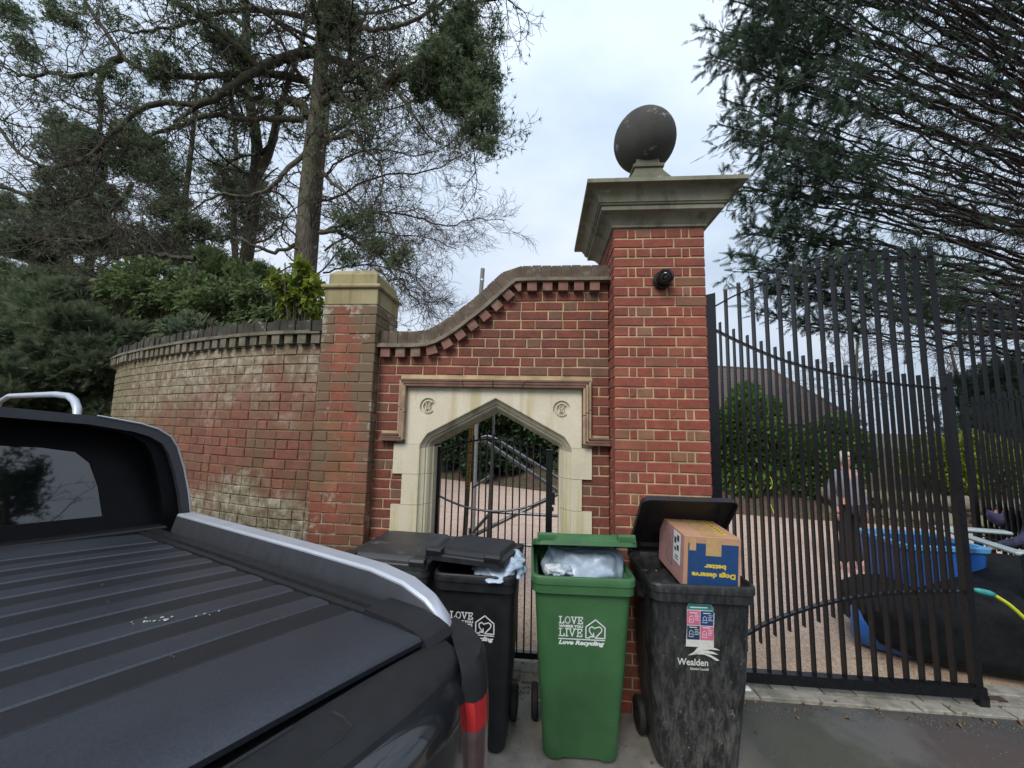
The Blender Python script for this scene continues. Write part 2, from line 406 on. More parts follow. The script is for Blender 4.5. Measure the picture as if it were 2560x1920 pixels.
M['leaf_mid'] = leafmat('mid_green_leaves', (.065, .105, .042), (.115, .165, .065), (.24, .28, .11), .45)
M['leaf_dark'] = leafmat('dark_yew_foliage', (.055, .080, .040), (.095, .125, .062), (.19, .21, .14), tr=.45)
M['leaf_bright'] = leafmat('bright_green_leaves', (.075, .15, .025), (.20, .26, .03), (.38, .34, .03), .4)
M['leaf_laurel'] = leafmat('glossy_laurel_leaves', (.03, .085, .018), (.075, .16, .03), (.18, .28, .06), .25, .32, 2.)
M['leaf_shrub'] = leafmat('dark_shrub_leaves', (.018, .04, .016), (.035, .065, .022), (.09, .12, .07), .2, .4, 1.5)
# ================================================================ SETTING
rng = np.random.default_rng(7); random.seed(5)
def struct(name, mb, mat, kind='structure', **k):
    o = mb.build(name, mat, None, **k) if isinstance(mb, MB) else place(name, mb); o['kind'] = kind; return o
def plane_grid(x0, x1, y0, y1, nx, ny, zf):
    xs = np.linspace(x0, x1, nx); ys = np.linspace(y0, y1, ny); X, Y = np.meshgrid(xs, ys)
    Z = np.vectorize(zf)(X, Y); v = np.stack([X, Y, Z], -1).reshape(-1, 3)
    i = np.arange(nx * ny).reshape(ny, nx); idx = np.stack([i[:-1, :-1], i[:-1, 1:], i[1:, 1:], i[1:, :-1]], -1)
    return v, idx
TF = Vector((-.900, .436, -.031)); TR = Vector((.437, .898, -.056)); TU = Vector((-.003, .064, .998))
def road_z(x, y):
    s = (x + .45) * -.437 + (y + 1.55) * -.898      # metres away from the wall side
    t = max(0., min(1., s / .6)); fx = max(0, min(1, (2.5 - x) / 2.0))
    return .0575 * max(0., s - .1) * t * fx if s < 6 else .0575 * 5.9 * fx
# earth base reaching the horizon
m = MT('leaf_litter_earth'); n = m.noise(1.3, 8, .7); m.base(m.mix(m.ramp(n, [(.35, 0.), (.65, 1.)]), (.045, .035, .02), (.075, .085, .03))).rough(1.); m.bump(m.noise(12, 6), .8, .05); M['earth'] = m.m
b = MB(); b.add([(-500, -500, -.05), (500, -500, -.05), (500, 500, -.05), (-500, 500, -.05)], [(0, 1, 2, 3)]); struct('ground', b, M['earth'])
# asphalt forecourt
m = MT('worn_asphalt'); n = m.noise(420, 3, .8); n1 = m.noise(1.1, 6, .6); n2 = m.noise(5, 5, .6)
c = m.mix(m.ramp(n, [(.35, 0.), (.7, 1.)]), (.022, .0215, .0215), (.075, .072, .07)); c = m.mix(m.ramp(m.noise(95, 4, .8), [(.5, 0.), (.66, .55)]), c, (.15, .145, .14)); c = m.mix(m.ramp(m.noise(7, 7, .75), [(.52, 0.), (.6, .5)]), c, (.03, .029, .028))
c = m.mix(m.ramp(n1, [(.42, 0.), (.6, .75)]), c, (.075, .072, .070))
sx = m.n('ShaderNodeSeparateXYZ', {0: m.P()})
# pale dusty concrete-like apron under the bins, a moss stain and a rusty stain further right
pad = m.n('ShaderNodeMapRange', {0: m.math('ADD', sx.outputs[0], m.math('MULTIPLY', m.math('SUBTRACT', n2, .5), .5)), 1: 1.35, 2: 1.05}).outputs[0]
c = m.mix(m.math('MULTIPLY', pad, .9), c, m.mix(m.ramp(n2, [(.35, 0.), (.65, 1.)]), (.17, .155, .13), (.30, .275, .24)))
def blob(mx_, my_, r):
    vv = m.n('ShaderNodeVectorMath', {0: m.P(), 1: (mx_, my_, 0)}, operation='DISTANCE').outputs['Value']
    return m.n('ShaderNodeMapRange', {0: m.math('ADD', vv, m.math('MULTIPLY', m.math('SUBTRACT', n2, .5), .7)), 1: r, 2: r * .45}).outputs[0]
c = m.mix(m.math('MULTIPLY', blob(1.75, -.55, .6), .55), c, (.075, .08, .045))
c = m.mix(m.math('MULTIPLY', blob(2.6, -.6, .75), .5), c, (.10, .062, .05))
c = m.mix(m.math('MULTIPLY', blob(2.15, -.2, .35), .5), c, (.14, .135, .13))
c = m.mix(m.ramp(m.noise(160, 3, .7), [(.69, 0.), (.72, .8)]), c, (.20, .19, .18))
m.base(c).rough(m.ramp(n1, [(.4, .75), (.62, .36)])); m.bump(n, .5, .004); M['asphalt'] = m.m
v, idx = plane_grid(-8, 14, -14, .02, 90, 60, road_z)
struct('forecourt', mesh_np('forecourt', v, k=4, idx=idx, mat=M['asphalt'], smooth=True), None)
# bonded gravel drive
m = MT('pink_bonded_gravel'); n = m.n('ShaderNodeTexVoronoi', {'Vector': m.P(), 'Scale': 75.}).outputs['Color']
bw = m.n('ShaderNodeRGBToBW', {0: n}).outputs[0]
c = m.ramp(bw, [(.1, (.30, .20, .15)), (.45, (.52, .37, .29)), (.8, (.66, .50, .41)), (1., (.74, .62, .53))])
c = m.mix(m.ramp(m.noise(.9, 5), [(.4, 0.), (.7, .45)]), c, (.47, .35, .27))
c = m.mix(m.ramp(m.noise(28, 4, .7), [(.62, 0.), (.7, .55)]), c, (.28, .19, .12))
c = m.mix(m.ramp(m.noise(2.2, 6, .6, stretch=(.25, 1.6, 1)), [(.5, 0.), (.66, .4)]), c, (.36, .26, .20))
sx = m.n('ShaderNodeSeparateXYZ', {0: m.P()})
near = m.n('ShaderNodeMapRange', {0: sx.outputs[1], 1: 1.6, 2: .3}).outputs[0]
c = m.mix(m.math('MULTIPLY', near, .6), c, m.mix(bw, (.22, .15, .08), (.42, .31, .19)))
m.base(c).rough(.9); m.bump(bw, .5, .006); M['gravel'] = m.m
b = MB(); edge = [(-9, 12.2), (-3.8, 10.2), (-1.45, 9.0), (.19, 8.17), (2.2, 7.0), (4.28, 6.14), (5.55, 5.9), (6.9, 5.68), (8.1, 5.26), (14, 3.4)]
vs = [(x, .38, 0) for x, y in edge] + [(x, y, 0) for x, y in edge]; k = len(edge)
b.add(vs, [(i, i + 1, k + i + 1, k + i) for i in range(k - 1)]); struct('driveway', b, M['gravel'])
# planted bank behind the drive, rising away from the edge
m = MT('bark_mulch'); n = m.noise(9, 7, .75); c = m.mix(m.ramp(n, [(.4, 0.), (.62, 1.)]), (.05, .03, .022), (.15, .085, .06)); c = m.mix(m.ramp(m.noise(3, 5), [(.5, 0.), (.6, .8)]), c, (.06, .085, .025)); m.base(c).rough(1.); m.bump(n, 1., .05); M['mulch'] = m.m
b = MB(); vs = []
for s, zz in ((0, -.01), (.25, .12), (1.2, .35), (4, .9), (12, 1.2)):
    vs += [(x + s * .3, y + s, zz + random.uniform(-.03, .03)) for x, y in edge]
b.add(vs, [(a * k + i, a * k + i + 1, (a + 1) * k + i + 1, (a + 1) * k + i) for a in range(4) for i in range(k - 1)]); struct('planted_bank', b, M['mulch'], smooth=True)
# stone threshold under the big gate and the garden gate: real setts
m = MT('old_granite_setts'); r = m.rnd(); c = m.ramp(r, [(0, (.16, .145, .12)), (.4, (.24, .225, .19)), (.7, (.30, .28, .24)), (1, (.20, .165, .14))])
c = m.mix(m.ramp(m.noise(25, 6, .7), [(.4, 0.), (.7, .8)]), c, (.34, .33, .28)); c = m.mix(m.ramp(m.noise(5, 5), [(.5, 0.), (.62, .6)]), c, (.10, .105, .07)); m.base(c).rough(.85); m.bump(m.noise(40, 6, .7), .8, .01); M['sett'] = m.m
b = MB(); b.box((3.3, .20, -.012), (8.0, .37, .02)); thr = struct('threshold', b, M['mortar_old'])
def sett(x0, x1, y0, y1, i):
    o = MB(); w = x1 - x0; d = y1 - y0; j = lambda: random.uniform(-.009, .009)
    top = random.uniform(.012, .024)
    lo = [(x0 + .004, y0 + .004), (x1 - .004, y0 + .004), (x1 - .004, y1 - .004), (x0 + .004, y1 - .004)]
    lo = [(p + j(), q + j()) for p, q in lo]; cx = (x0 + x1) / 2; cy = (y0 + y1) / 2
    hi = [(cx + (p - cx) * .88, cy + (q - cy) * .88) for p, q in lo]
    vs = [(p, q, -.004) for p, q in lo] + [(p, q, top - .006) for p, q in lo] + [(p, q, top + random.uniform(-.003, .003)) for p, q in hi]
    o.add(vs, [(8, 9, 10, 11)] + [(a + i2, a + (i2 + 1) % 4, a + 4 + (i2 + 1) % 4, a + 4 + i2) for a in (0, 4) for i2 in range(4)])
    me_o = o.build('sett', M['sett'], thr); return me_o
for rI, (y0, y1) in enumerate(((.022, .125), (.128, .245), (.248, .375))):
    x = -.9 - (.1 if rI % 2 else 0)
    while x < 5.4:
        w = random.uniform(.15, .30) if rI else random.uniform(.2, .42)
        if not (1.19 < x + w / 2 < 1.2): sett(x, x + w, y0, y1, rI)
        x += w
# ================================================================ BRICKWORK
_tm = {}
def brick_geo(w, h, d, j, rr):
    """front at y=0, chamfered; local x along, z up"""
    e = .0035 + rr.random() * .002; q = lambda a: (rr.random() - .5) * 2 * a
    X, Z = w / 2, h / 2; base = [(-X, -Z), (X, -Z), (X, Z), (-X, Z)]
    base = [(x + q(j), z + q(j)) for x, z in base]; fy = q(j * .8)
    f = [(x - math.copysign(e, x), q(j * .4) + fy, z - math.copysign(e, z)) for x, z in base]
    r1 = [(x, e + fy, z) for x, z in base]; bk = [(x, d, z) for x, z in base]
    vs = f + r1 + bk
    fs = [(0, 1, 2, 3)] + [(a + i, a + 4 + i, a + 4 + (i + 1) % 4, a + (i + 1) % 4) for a in (0, 4) for i in range(4)]
    return vs, [list(t) for t in fs]
def emit(parent, bricks, mat, mat_s, limit=300, j=.0012, d=.098, vis=None, nvar=4):
    """bricks: (Matrix, w, h, poly|None). The nearest `limit` become parts named brick, the rest one joined part."""
    cp = Vector((0, -3, 1.9)); off = OFF[parent]
    key = lambda t: (t[0].translation - cp).length + (vis(t[0].translation) if vis else 0)
    bricks = sorted(bricks, key=key); rr = random.Random(11)
    for Mx, w, h, poly in bricks[:limit]:
        if poly:
            mb = MB(); P = poly; n = len(P); e = .004
            cx = sum(p[0] for p in P) / n; cz = sum(p[1] for p in P) / n
            fr = [(x + (cx - x) * .05, 0, z + (cz - z) * .05) for x, z in P]
            vs = fr + [(x, e, z) for x, z in P] + [(x, d, z) for x, z in P]
            fs = [tuple(range(n))] + [(a * n + i, (a + 1) * n + i, (a + 1) * n + (i + 1) % n, a * n + (i + 1) % n) for a in (0, 1) for i in range(n)]
            me = bpy.data.meshes.new('brick'); me.from_pydata(vs, [], fs); me.materials.append(mat)
        else:
            ky = (round(w, 3), round(h, 3), rr.randrange(nvar), mat.name)
            if ky not in _tm:
                vs, fs = brick_geo(w, h, d, j, rr); me = bpy.data.meshes.new('brick'); me.from_pydata(vs, [], fs); me.materials.append(mat); _tm[ky] = me
            me = _tm[ky]
        o = link(bpy.data.objects.new('brick', me)); o.parent = parent
        M2 = Mx.copy(); M2.translation = Mx.translation - off; o.matrix_local = M2
    rest = bricks[limit:]
    if rest:
        V = []; F = []; R = []
        for Mx, w, h, poly in rest:
            if poly:
                P = poly; n = len(P); vs = [(x, 0, z) for x, z in P] + [(x, d, z) for x, z in P]
                fs = [list(range(n))] + [[i, n + i, n + (i + 1) % n, (i + 1) % n] for i in range(n)]
            else: vs, fs = brick_geo(w, h, d, j, rr)
            b0 = len(V); V += [tuple(Mx @ Vector(p)) for p in vs]; F += [[i + b0 for i in f] for f in fs]; r = rr.random(); R += [r] * len(fs)
        me = bpy.data.meshes.new('brickwork'); me.from_pydata(V, [], F); me.materials.append(mat_s)
        at = me.attributes.new('rnd', 'FLOAT', 'FACE'); at.data.foreach_set('value', R)
        o = place('brickwork', me, parent); o['kind'] = 'stuff'
FL = [.215, .1025]; 
def lay_course(a, b, pat, start, j=.01, mn=.045):
    """fill [a,b] with a repeating list of lengths, pattern phase start; returns [(s0,s1)]"""
    out = []; per = sum(pat) + j * len(pat); s = a - ((a - start) % per) - per; i = 0
    while s < b:
        w = pat[i % len(pat)]; s0, s1 = max(s, a), min(s + w, b)
        if s1 - s0 > .004: out.append([s0, s1])
        s += w + j; i += 1
    # merge slivers
    if len(out) > 1 and out[0][1] - out[0][0] < mn: out[1][0] = out[0][0]; out.pop(0)
    if len(out) > 1 and out[-1][1] - out[-1][0] < mn: out[-2][1] = out[-1][1]; out.pop()
    return out
def wallM(x, y, z, ang=0.):   # ang = rotation about z of the face direction (0: faces -y)
    return Matrix.Translation((x, y, z)) @ Matrix.Rotation(ang, 4, 'Z')
# ---------------------------------------------------------------- gateway wall
BAND = [(-1.34, 2.495), (-1.10, 2.495), (-1.0, 2.498), (-.93, 2.505), (-.877, 2.519), (-.82, 2.545), (-.76, 2.58), (-.705, 2.618), (-.60, 2.70), (-.45, 2.822), (-.28, 2.982), (-.235, 3.025), (-.205, 3.04), (.53, 3.04)]
wall = thing('brick_gateway_wall', 'red brick wall sweeping up over a stone garden gateway with dark brick coping', 'wall', (-.4, .16, 0))
excl = []
def ex(z):
    o = []
    if z < 1.73:
        k = int((1.725 - z) / .2345); wide = k % 2 == 0
        o.append((-1.174 if wide else -1.096, .394 if wide else .319))
    elif z < 1.815: o.append((-1.285, .53))
    elif z < 2.25: o.append((-1.15, .394))
    return o
X0, X1, CH = -1.332, .522, .0762
br = []
for k in range(int(3.1 / CH)):
    z0 = k * CH; zc = z0 + CH / 2; iv = [(X0, X1)]
    for (a, c_) in ex(zc):
        nv = []
        for (p, q) in iv:
            if a > p: nv.append((p, min(a, q)))
            if c_ < q: nv.append((max(c_, p), q))
        iv = nv
    st = -.9 + (k % 2) * .169 + (.05 if k % 3 == 0 else 0)
    for (p, q) in iv:
        if q - p < .03: continue
        for (s0, s1) in lay_course(p, q, FL, st):
            t0, t1 = interp(BAND, s0), interp(BAND, s1); hb = CH - .0105; zt = z0 + hb
            if max(t0, t1) < z0 + .012: continue
            xm = (s0 + s1) / 2
            if min(t0, t1) > zt: br.append((wallM(xm, 0, z0 + hb / 2), s1 - s0, hb, None))
            else:
                pts = [(s0, z0)]
                for i in range(9):
                    x = s1 + (s0 - s1) * i / 8 if False else s0 + (s1 - s0) * (8 - i) / 8
                    pts.append((x, max(z0, min(zt, interp(BAND, x)))))
                pts.insert(1, (s1, z0)); P = []
                for p_ in pts:
                    if not P or (abs(P[-1][0] - p_[0]) + abs(P[-1][1] - p_[1]) > .002): P.append(p_)
                if len(P) >= 3: br.append((wallM(0, 0, 0), s1 - s0, hb, P))
# paths along the sweeping top
def path_pts(off, step=.02, x0=-1.335, x1=.528):
    P = [Vector((x, 0, z)) for x, z in BAND if x0 - .01 <= x <= x1 + .01]
    P[0].x = x0; P[-1].x = x1
    L = [0]
    for a, c_ in zip(P, P[1:]): L.append(L[-1] + (c_ - a).length)
    def at(s):
        s = max(0, min(L[-1], s))
        for i in range(len(P) - 1):
            if s <= L[i + 1]:
                t = (s - L[i]) / (L[i + 1] - L[i]); break
        p = P[i].lerp(P[i + 1], t)
        # smoothed tangent
        def raw(q):
            q = max(0, min(L[-1] - 1e-4, q))
            for j in range(len(P) - 1):
                if q <= L[j + 1]: return (P[j + 1] - P[j]).normalized()
            return (P[-1] - P[-2]).normalized()
        tg = (raw(s - .03) + raw(s + .03) + raw(s)).normalized(); nm = Vector((-tg.z, 0, tg.x))
        return p + nm * off, tg, nm
    return at, L[-1]
at, LT = path_pts(0)
# core (mortar) following the same outline
b = MB(); poly = [(-1.33, -.05), (-1.175, -.05), (-1.175, 1.73), (-1.15, 1.73), (-1.15, 2.24), (.395, 2.24), (.395, -.05), (.522, -.05)]
top = [(x, z - .002) for x, z in BAND][::-1]
b.prism([(p[0], p[1]) for p in poly] + [(min(.522, x), z) for x, z in top], .0065, .325); b.build('mortar_core', M['mortar'], wall)
b = MB()
for sg, xs in ((1, (-1.176, -.98)), (1, (.245, .396))): b.box(((xs[0] + xs[1]) / 2, .22, .85), (xs[1] - xs[0], .2, 1.75))
b.box((-.38, .275, 2.185), (1.55, .1, .12)); b.box((-1.14, .15, .86), (.084, .285, 1.70)); b.box((.357, .15, .86), (.084, .285, 1.70)); b.build('inner_leaf', M['mortar'], wall)
emit(wall, br, M['brick_wall'], M['brick_wall_s'], 300, .0021, nvar=8)
def along(at, s0, s1, o0, o1, y0, y1, name, mat, parent, seg=1, jit=0):
    mb = MB(); rings = []
    for i in range(seg + 1):
        s = s0 + (s1 - s0) * i / seg; p, tg, nm = at(s)
        jj = random.uniform(-jit, jit)
        a = p + nm * o0; c_ = p + nm * (o1 + jj)
        rings.append([(a.x, y0 + jj, a.z), (a.x, y1, a.z), (c_.x, y1, c_.z), (c_.x, y0 + jj, c_.z)])
    mb.loft(rings, True, True, True); return mb.build(name, mat, parent)
s = .0
while s < LT - .02:      # two creasing courses of tile
    e_ = min(LT, s + .163); along(at, s + .002, e_, .0, .0155, -.078, .34, 'tile', M['tile'], wall, 2, .0015); s = e_
s = .08; along(at, 0, .078, .017, .034, -.06, .34, 'tile', M['tile'], wall, 1)
while s < LT - .02:
    e_ = min(LT, s + .163); along(at, s + .002, e_, .017, .034, -.058, .34, 'tile', M['tile'], wall, 2, .0015); s = e_
s = .0
while s < LT - .03:      # brick-on-edge coping
    e_ = min(LT, s + .073); along(at, s, e_ - .0, .036, .142 + random.uniform(-.003, .003), -.028 + random.uniform(-.003, .003), .335, 'coping_brick', M['coping'], wall, 1); s = e_ + .0065
along(at, 0, LT, .034, .136, -.020, .325, 'coping_bedding', M['tile'], wall, 40)
s = .03
while s < LT - .04:      # dentils
    along(at, s, s + .076, -.076, -.002, -.058, .02, 'dentil', M['dentil'], wall, 1, .001); s += .124
# ---------------------------------------------------------------- stone gateway surround (part of the wall)
def curve_mesh(splines, extrude=0.0, bevel=0.0):
    cu = bpy.data.curves.new('c', 'CURVE'); cu.dimensions = '2D'; cu.fill_mode = 'BOTH'; cu.extrude = extrude; cu.bevel_depth = bevel
    for P in splines:
        sp = cu.splines.new('POLY'); sp.points.add(len(P) - 1)
        for q, p in zip(sp.points, P): q.co = (p[0], p[1], 0, 1)
        sp.use_cyclic_u = True
    o = link(bpy.data.objects.new('c', cu)); dg = bpy.context.evaluated_depsgraph_get(); me = bpy.data.meshes.new_from_object(o.evaluated_get(dg))
    bpy.data.objects.remove(o); bpy.data.curves.remove(cu); return me
def mesh_data(me): return [tuple(v.co) for v in me.vertices], [list(p.vertices) for p in me.polygons]
RX = Matrix.Rotation(pi / 2, 4, 'X')     # 2D xy -> xz, facing -y
AX = -.3615; SPR = 1.725
def arch_path(d):
    """arch outline offset outward by d (d=0: the opening)"""
    a = math.atan2(.275, .5085); h = d / cos(a)
    xl, xr = -.87 - d, .147 + d
    zsh = 2.0 + h - (AX - xl) * math.tan(a)      # where the sloped side meets the vertical
    L = [(xl, 0), (xl, zsh - .09 * (d > .03))]
    if d > .03: L += [(xl + .006, zsh - .05), (xl + .028, zsh - .012), (xl + .06, zsh + .06 * math.tan(a) + .001)]
    R = [(2 * AX - x, z) for x, z in L][::-1]
    return L + [(AX, 2.0 + h)] + R
OUTER = arch_path(.092)
circ = lambda cx, cz, r, n=32: [(cx + r * cos(2 * pi * i / n), cz + r * sin(2 * pi * i / n)) for i in range(n)]
upper = [p for p in OUTER if p[1] > SPR]
def xat(z, P=OUTER, left=True): return P[0][0] if left else P[-1][0]
JO = -.87 - .092; JR = .147 + .092
RC = [(-.905, 2.026), (.157, 2.022)]
poly = [(-1.078, SPR), (JO, SPR)] + [p for p in upper if p[0] < AX] + [(AX, max(p[1] for p in OUTER))] + [p for p in upper if p[0] > AX] + [(JR, SPR), (.311, SPR), (.311, 2.18), (-1.078, 2.18)]
P2 = []
for p in poly:
    if not P2 or abs(P2[-1][0] - p[0]) + abs(P2[-1][1] - p[1]) > 1e-4: P2.append(p)
me = curve_mesh([P2, circ(*RC[0], .067), circ(*RC[1], .067)], .04)
v, f = mesh_data(me); b = MB(); b.add(v, f, Matrix.Translation((0, .02, 0)) @ RX)
lint = b.build('stone_lintel', M['stone'], wall)
for (cx, cz) in RC:      # sunk roundels with a raised ring and CH monogram
    b = MB(); b.lathe([(.001, -.001), (.0672, -.001), (.0672, .003)], (cx, 0, cz), 32, ax='y'); b.build('roundel', M['stone'], lint)
    b = MB(); k = 26
    C1 = [(cx + .049 * cos(a), cz + .052 * sin(a)) for a in np.linspace(radians(42), radians(322), k)]
    C2 = [(cx + .039 * cos(a), cz + .042 * sin(a)) for a in np.linspace(radians(322), radians(42), k)]
    v, f = mesh_data(curve_mesh([C1 + C2], .010)); b.add(v, f, Matrix.Translation((0, -.009, 0)) @ RX)
    for x in (-.015, .013):
        b.box((cx + x, -.009, cz - .002), (.0085, .022, .056)); b.box((cx + x, -.009, cz + .026), (.018, .022, .007)); b.box((cx + x, -.009, cz - .030), (.019, .022, .007))
    b.box((cx, -.009, cz + .002), (.03, .022, .009)); b.box((cx, -.009, cz - .014), (.013, .022, .012))
    b.build('monogram', M['stone_jamb'], lint)
# chamfer moulding sweeping round the opening
prof = [(.092, -.020), (.086, -.018), (.084, -.006), (.070, .006), (.052, .018), (.048, .030), (.036, .034), (.022, .052), (.008, .082), (0, .090), (0, .30)]
def mould(sel, name, mat, parent):
    rings = []
    base = arch_path(.092)
    for (d, y) in prof:
        P = arch_path(max(d, .0311)); Q = arch_path(0)
        t = (d / .092)
        # blend between rounded outline and opening outline (same vertex count)
        A = arch_path(.092); N = []
        B_ = [(Q[0][0], 0), (Q[1][0], Q[1][1] - .02), (Q[1][0] + .0, Q[1][1] - .008), (Q[1][0] + .004, Q[1][1] + .002), (Q[1][0] + .02, Q[1][1] + .0108)]
        B_ = B_ + [(AX, 2.0)] + [(2 * AX - x, z) for x, z in B_][::-1]
        for p, q in zip(A, B_): N.append((q[0] + (p[0] - q[0]) * t, y, q[1] + (p[1] - q[1]) * t))
        rings.append(N)
    mb = MB(); nn = len(rings[0])
    lo, hi = sel
    mb.loft([r[lo:hi] for r in rings], False); return mb.build(name, mat, parent, True, 35)
mould((1, 10), 'arch_moulding', M['stone_mould'], lint)
# jamb stones: quoins alternate wide and narrow, each with its own piece of moulding
zs = [SPR - .2345 * i for i in range(8)]
for side in (-1, 1):
    for i in range(7):
        z1, z0 = zs[i] - .0015, zs[i + 1] + .0015
        xo = (-1.168 if i % 2 == 0 else -1.09) if side < 0 else (.388 if i % 2 == 0 else .313)
        if i == 6: z0 = 0.0
        b = MB(); xi = JO if side < 0 else JR
        pr = [(xo, .02 + .0), (xo, -.020)]
        pr = [(xo, .24), (xo, -.020)]
        for (d, y) in prof: pr.append(((-.87 - d) if side < 0 else (.147 + d), y))
        n = len(pr); vs = [(x, y, z0) for x, y in pr] + [(x, y, z1) for x, y in pr]
        b.add(vs, [(j_, j_ + 1, n + j_ + 1, n + j_) for j_ in range(n - 1)] + [tuple(range(n)), tuple(range(2 * n - 1, n - 1, -1))])
        b.build('jamb_stone', M['stone_jamb'], wall)
# hood mould: three runs of moulded tile
hp = [(-1.278, 1.776), (-1.110, 1.776), (-1.110, 2.212), (.350, 2.212), (.350, 1.776), (.524, 1.776)]
for q, (o, pr) in enumerate(((.024, .038), (.0, .056), (-.022, .070))):
    P = []
    for i, (x, z) in enumerate(hp):
        # mitred offset: + is up/outwards
        if i == 0: P.append((x, z + o * .9))
        elif i == 1: P.append((x - o, z + o * .9))
        elif i == 2: P.append((x - o, z + o))
        elif i == 3: P.append((x + o, z + o))
        elif i == 4: P.append((x + o, z + o * .9))
        else: P.append((x, z + o * .9))
    for a, c_ in zip(P, P[1:]):
        L = math.hypot(c_[0] - a[0], c_[1] - a[1]); n = max(1, round(L / .24)); hz = abs(c_[1] - a[1]) < 1e-6
        for i in range(n):
            t0, t1 = i / n, (i + 1) / n; g = .0015 / L; t0 += g if i else 0; t1 -= g if i < n - 1 else 0
            x0, z0, x1, z1 = a[0] + (c_[0] - a[0]) * t0, a[1] + (c_[1] - a[1]) * t0, a[0] + (c_[0] - a[0]) * t1, a[1] + (c_[1] - a[1]) * t1
            w = .0098
            if hz: d3 = (abs(x1 - x0) + (2 * w if (i == 0 or i == n - 1) and n > 1 else 0) * .5, pr + .02, 2 * w)
            else: d3 = (2 * w, pr + .02, abs(z1 - z0) - .0)
            b = MB(); b.box(((x0 + x1) / 2, -pr / 2 + .01 + random.uniform(-.0015, .0015), (z0 + z1) / 2 + (random.uniform(-.001, .001) if hz else 0)), d3, bev=.004)
            b.build('moulding_tile', M['label_tile'] if hz else M['label_side'], wall)
# ---------------------------------------------------------------- old pier between the walls
pier = thing('brick_pier', 'square weathered red brick pier with ochre stone cap beside the gateway', 'pier', (-1.56, .125, 0))
br = []; CP = .0783; px0, px1, py0, py1 = -1.79, -1.337, -.10, .352
for k in range(36):
    z0 = .015 + k * CP; hb = CP - .008; zc = z0 + hb / 2; odd = k % 2; off = random.uniform(-.004, .004)
    if z0 + hb > 2.845: break
    w = px1 - px0
    cuts = [(px0, px0 + .2225), (px0 + .2305, px1)] if odd else [(px0, px0 + .105), (px0 + .113, px0 + .338), (px0 + .346, px1)]
    for a, c_ in cuts: br.append((wallM((a + c_) / 2, py0 + random.uniform(-.003, .003), zc), c_ - a, hb, None))
    cs = [(py0 + .106, py0 + .206), (py0 + .214, py1)] if odd else [(py0 + .106, py0 + .23), (py0 + .238, py1 - .11), (py1 - .102, py1)]
    for a, c_ in cs:
        br.append((wallM(px1, (a + c_) / 2, zc, pi / 2), c_ - a, hb, None)); br.append((wallM(px0, (a + c_) / 2, zc, -pi / 2), c_ - a, hb, None))
b = MB(); b.box(((px0 + px1) / 2, (py0 + py1) / 2, 1.42), (px1 - px0 - .012, py1 - py0 - .012, 2.84)); b.build('mortar_core', M['mortar_old'], pier)
emit(pier, br, M['brick_pier'], M['brick_pier_s'], 300, .0028, nvar=6)
cx, cy = (px0 + px1) / 2, (py0 + py1) / 2
def sq(h, z, jx=0): return [(cx - h, cy - h, z), (cx + h, cy - h, z), (cx + h, cy + h, z), (cx - h, cy + h, z)]
b = MB(); b.loft([sq(.224, 2.845), sq(.224, 2.972)], True, True, True); b.build('cap_course', M['stone_pier'], pier)
b = MB(); b.loft([sq(.226, 2.972), sq(.238, 2.975), sq(.246, 2.982), sq(.249, 2.992), sq(.246, 3.003), sq(.238, 3.011), sq(.222, 3.014), sq(.206, 3.017)], True, True, True); b.build('cap_moulding', M['stone_pier'], pier, True, 50)
b = MB(); b.loft([sq(.206, 3.016), sq(.206, 3.10), sq(.204, 3.106), sq(.165, 3.150), sq(.15, 3.155)], True, True, True); b.build('cap_block', M['stone_pier'], pier)
# ---------------------------------------------------------------- curved old garden wall
cw = thing('curved_brick_wall', 'old curving brick garden wall bleached with lime and topped by mossy coping', 'wall', (-3, .3, 0))
CPn = catmull([(-1.80, 0.0, 0), (-2.2, .04, 0), (-2.55, .12, 0), (-2.94, .24, 0), (-3.43, .42, 0), (-4.06, .70, 0), (-4.65, .98, 0), (-5.15, 1.25, 0), (-5.6, 1.56, 0), (-5.95, 1.98, 0), (-6.2, 2.6, 0), (-6.3, 3.4, 0)], 10)
CL = [0]
for a, c_ in zip(CPn, CPn[1:]): CL.append(CL[-1] + (c_ - a).length)
def cat(s):
    s = max(0, min(CL[-1] - 1e-5, s)); i = max(0, int(np.searchsorted(CL, s, side='right')) - 1); i = min(i, len(CPn) - 2)
    t = (s - CL[i]) / (CL[i + 1] - CL[i]); p = CPn[i].lerp(CPn[i + 1], t); tg = (CPn[i + 1] - CPn[i]).normalized()
    nm = Vector((tg.y, -tg.x, 0))      # towards back (+y); path runs to -x so flip
    if nm.y < 0: nm = -nm
    return p, tg, nm
def cang(s):
    p, tg, nm = cat(s); return math.atan2(-tg.y, -tg.x)
br = []; CO = .0795; s_max = CL[-1]
PT = [[.217, .217, .217, .217, .105], [.105, .105, .105]]
for k in range(32):
    z0 = k * CO - .02; hb = CO - .007; 
    pat = [.105] if k % 4 == 1 else [.217]
    for (s0, s1) in lay_course(0, s_max, pat if k % 4 == 1 else [.217, .217, .105], (k * .113) % .23, .007):
        sm = (s0 + s1) / 2; p, tg, nm = cat(sm); hh = random.uniform(-.003, .003)
        br.append((wallM(p.x - nm.x * hh, p.y - nm.y * hh, z0 + hb / 2, cang(sm)), s1 - s0, hb, None))
emit(cw, br, M['brick_old'], M['brick_old_s'], 300, .0024, nvar=6, vis=lambda p: (3 if p.z < .9 else 0) + (2 if p.z < 1.15 and p.x < -2.6 else 0))
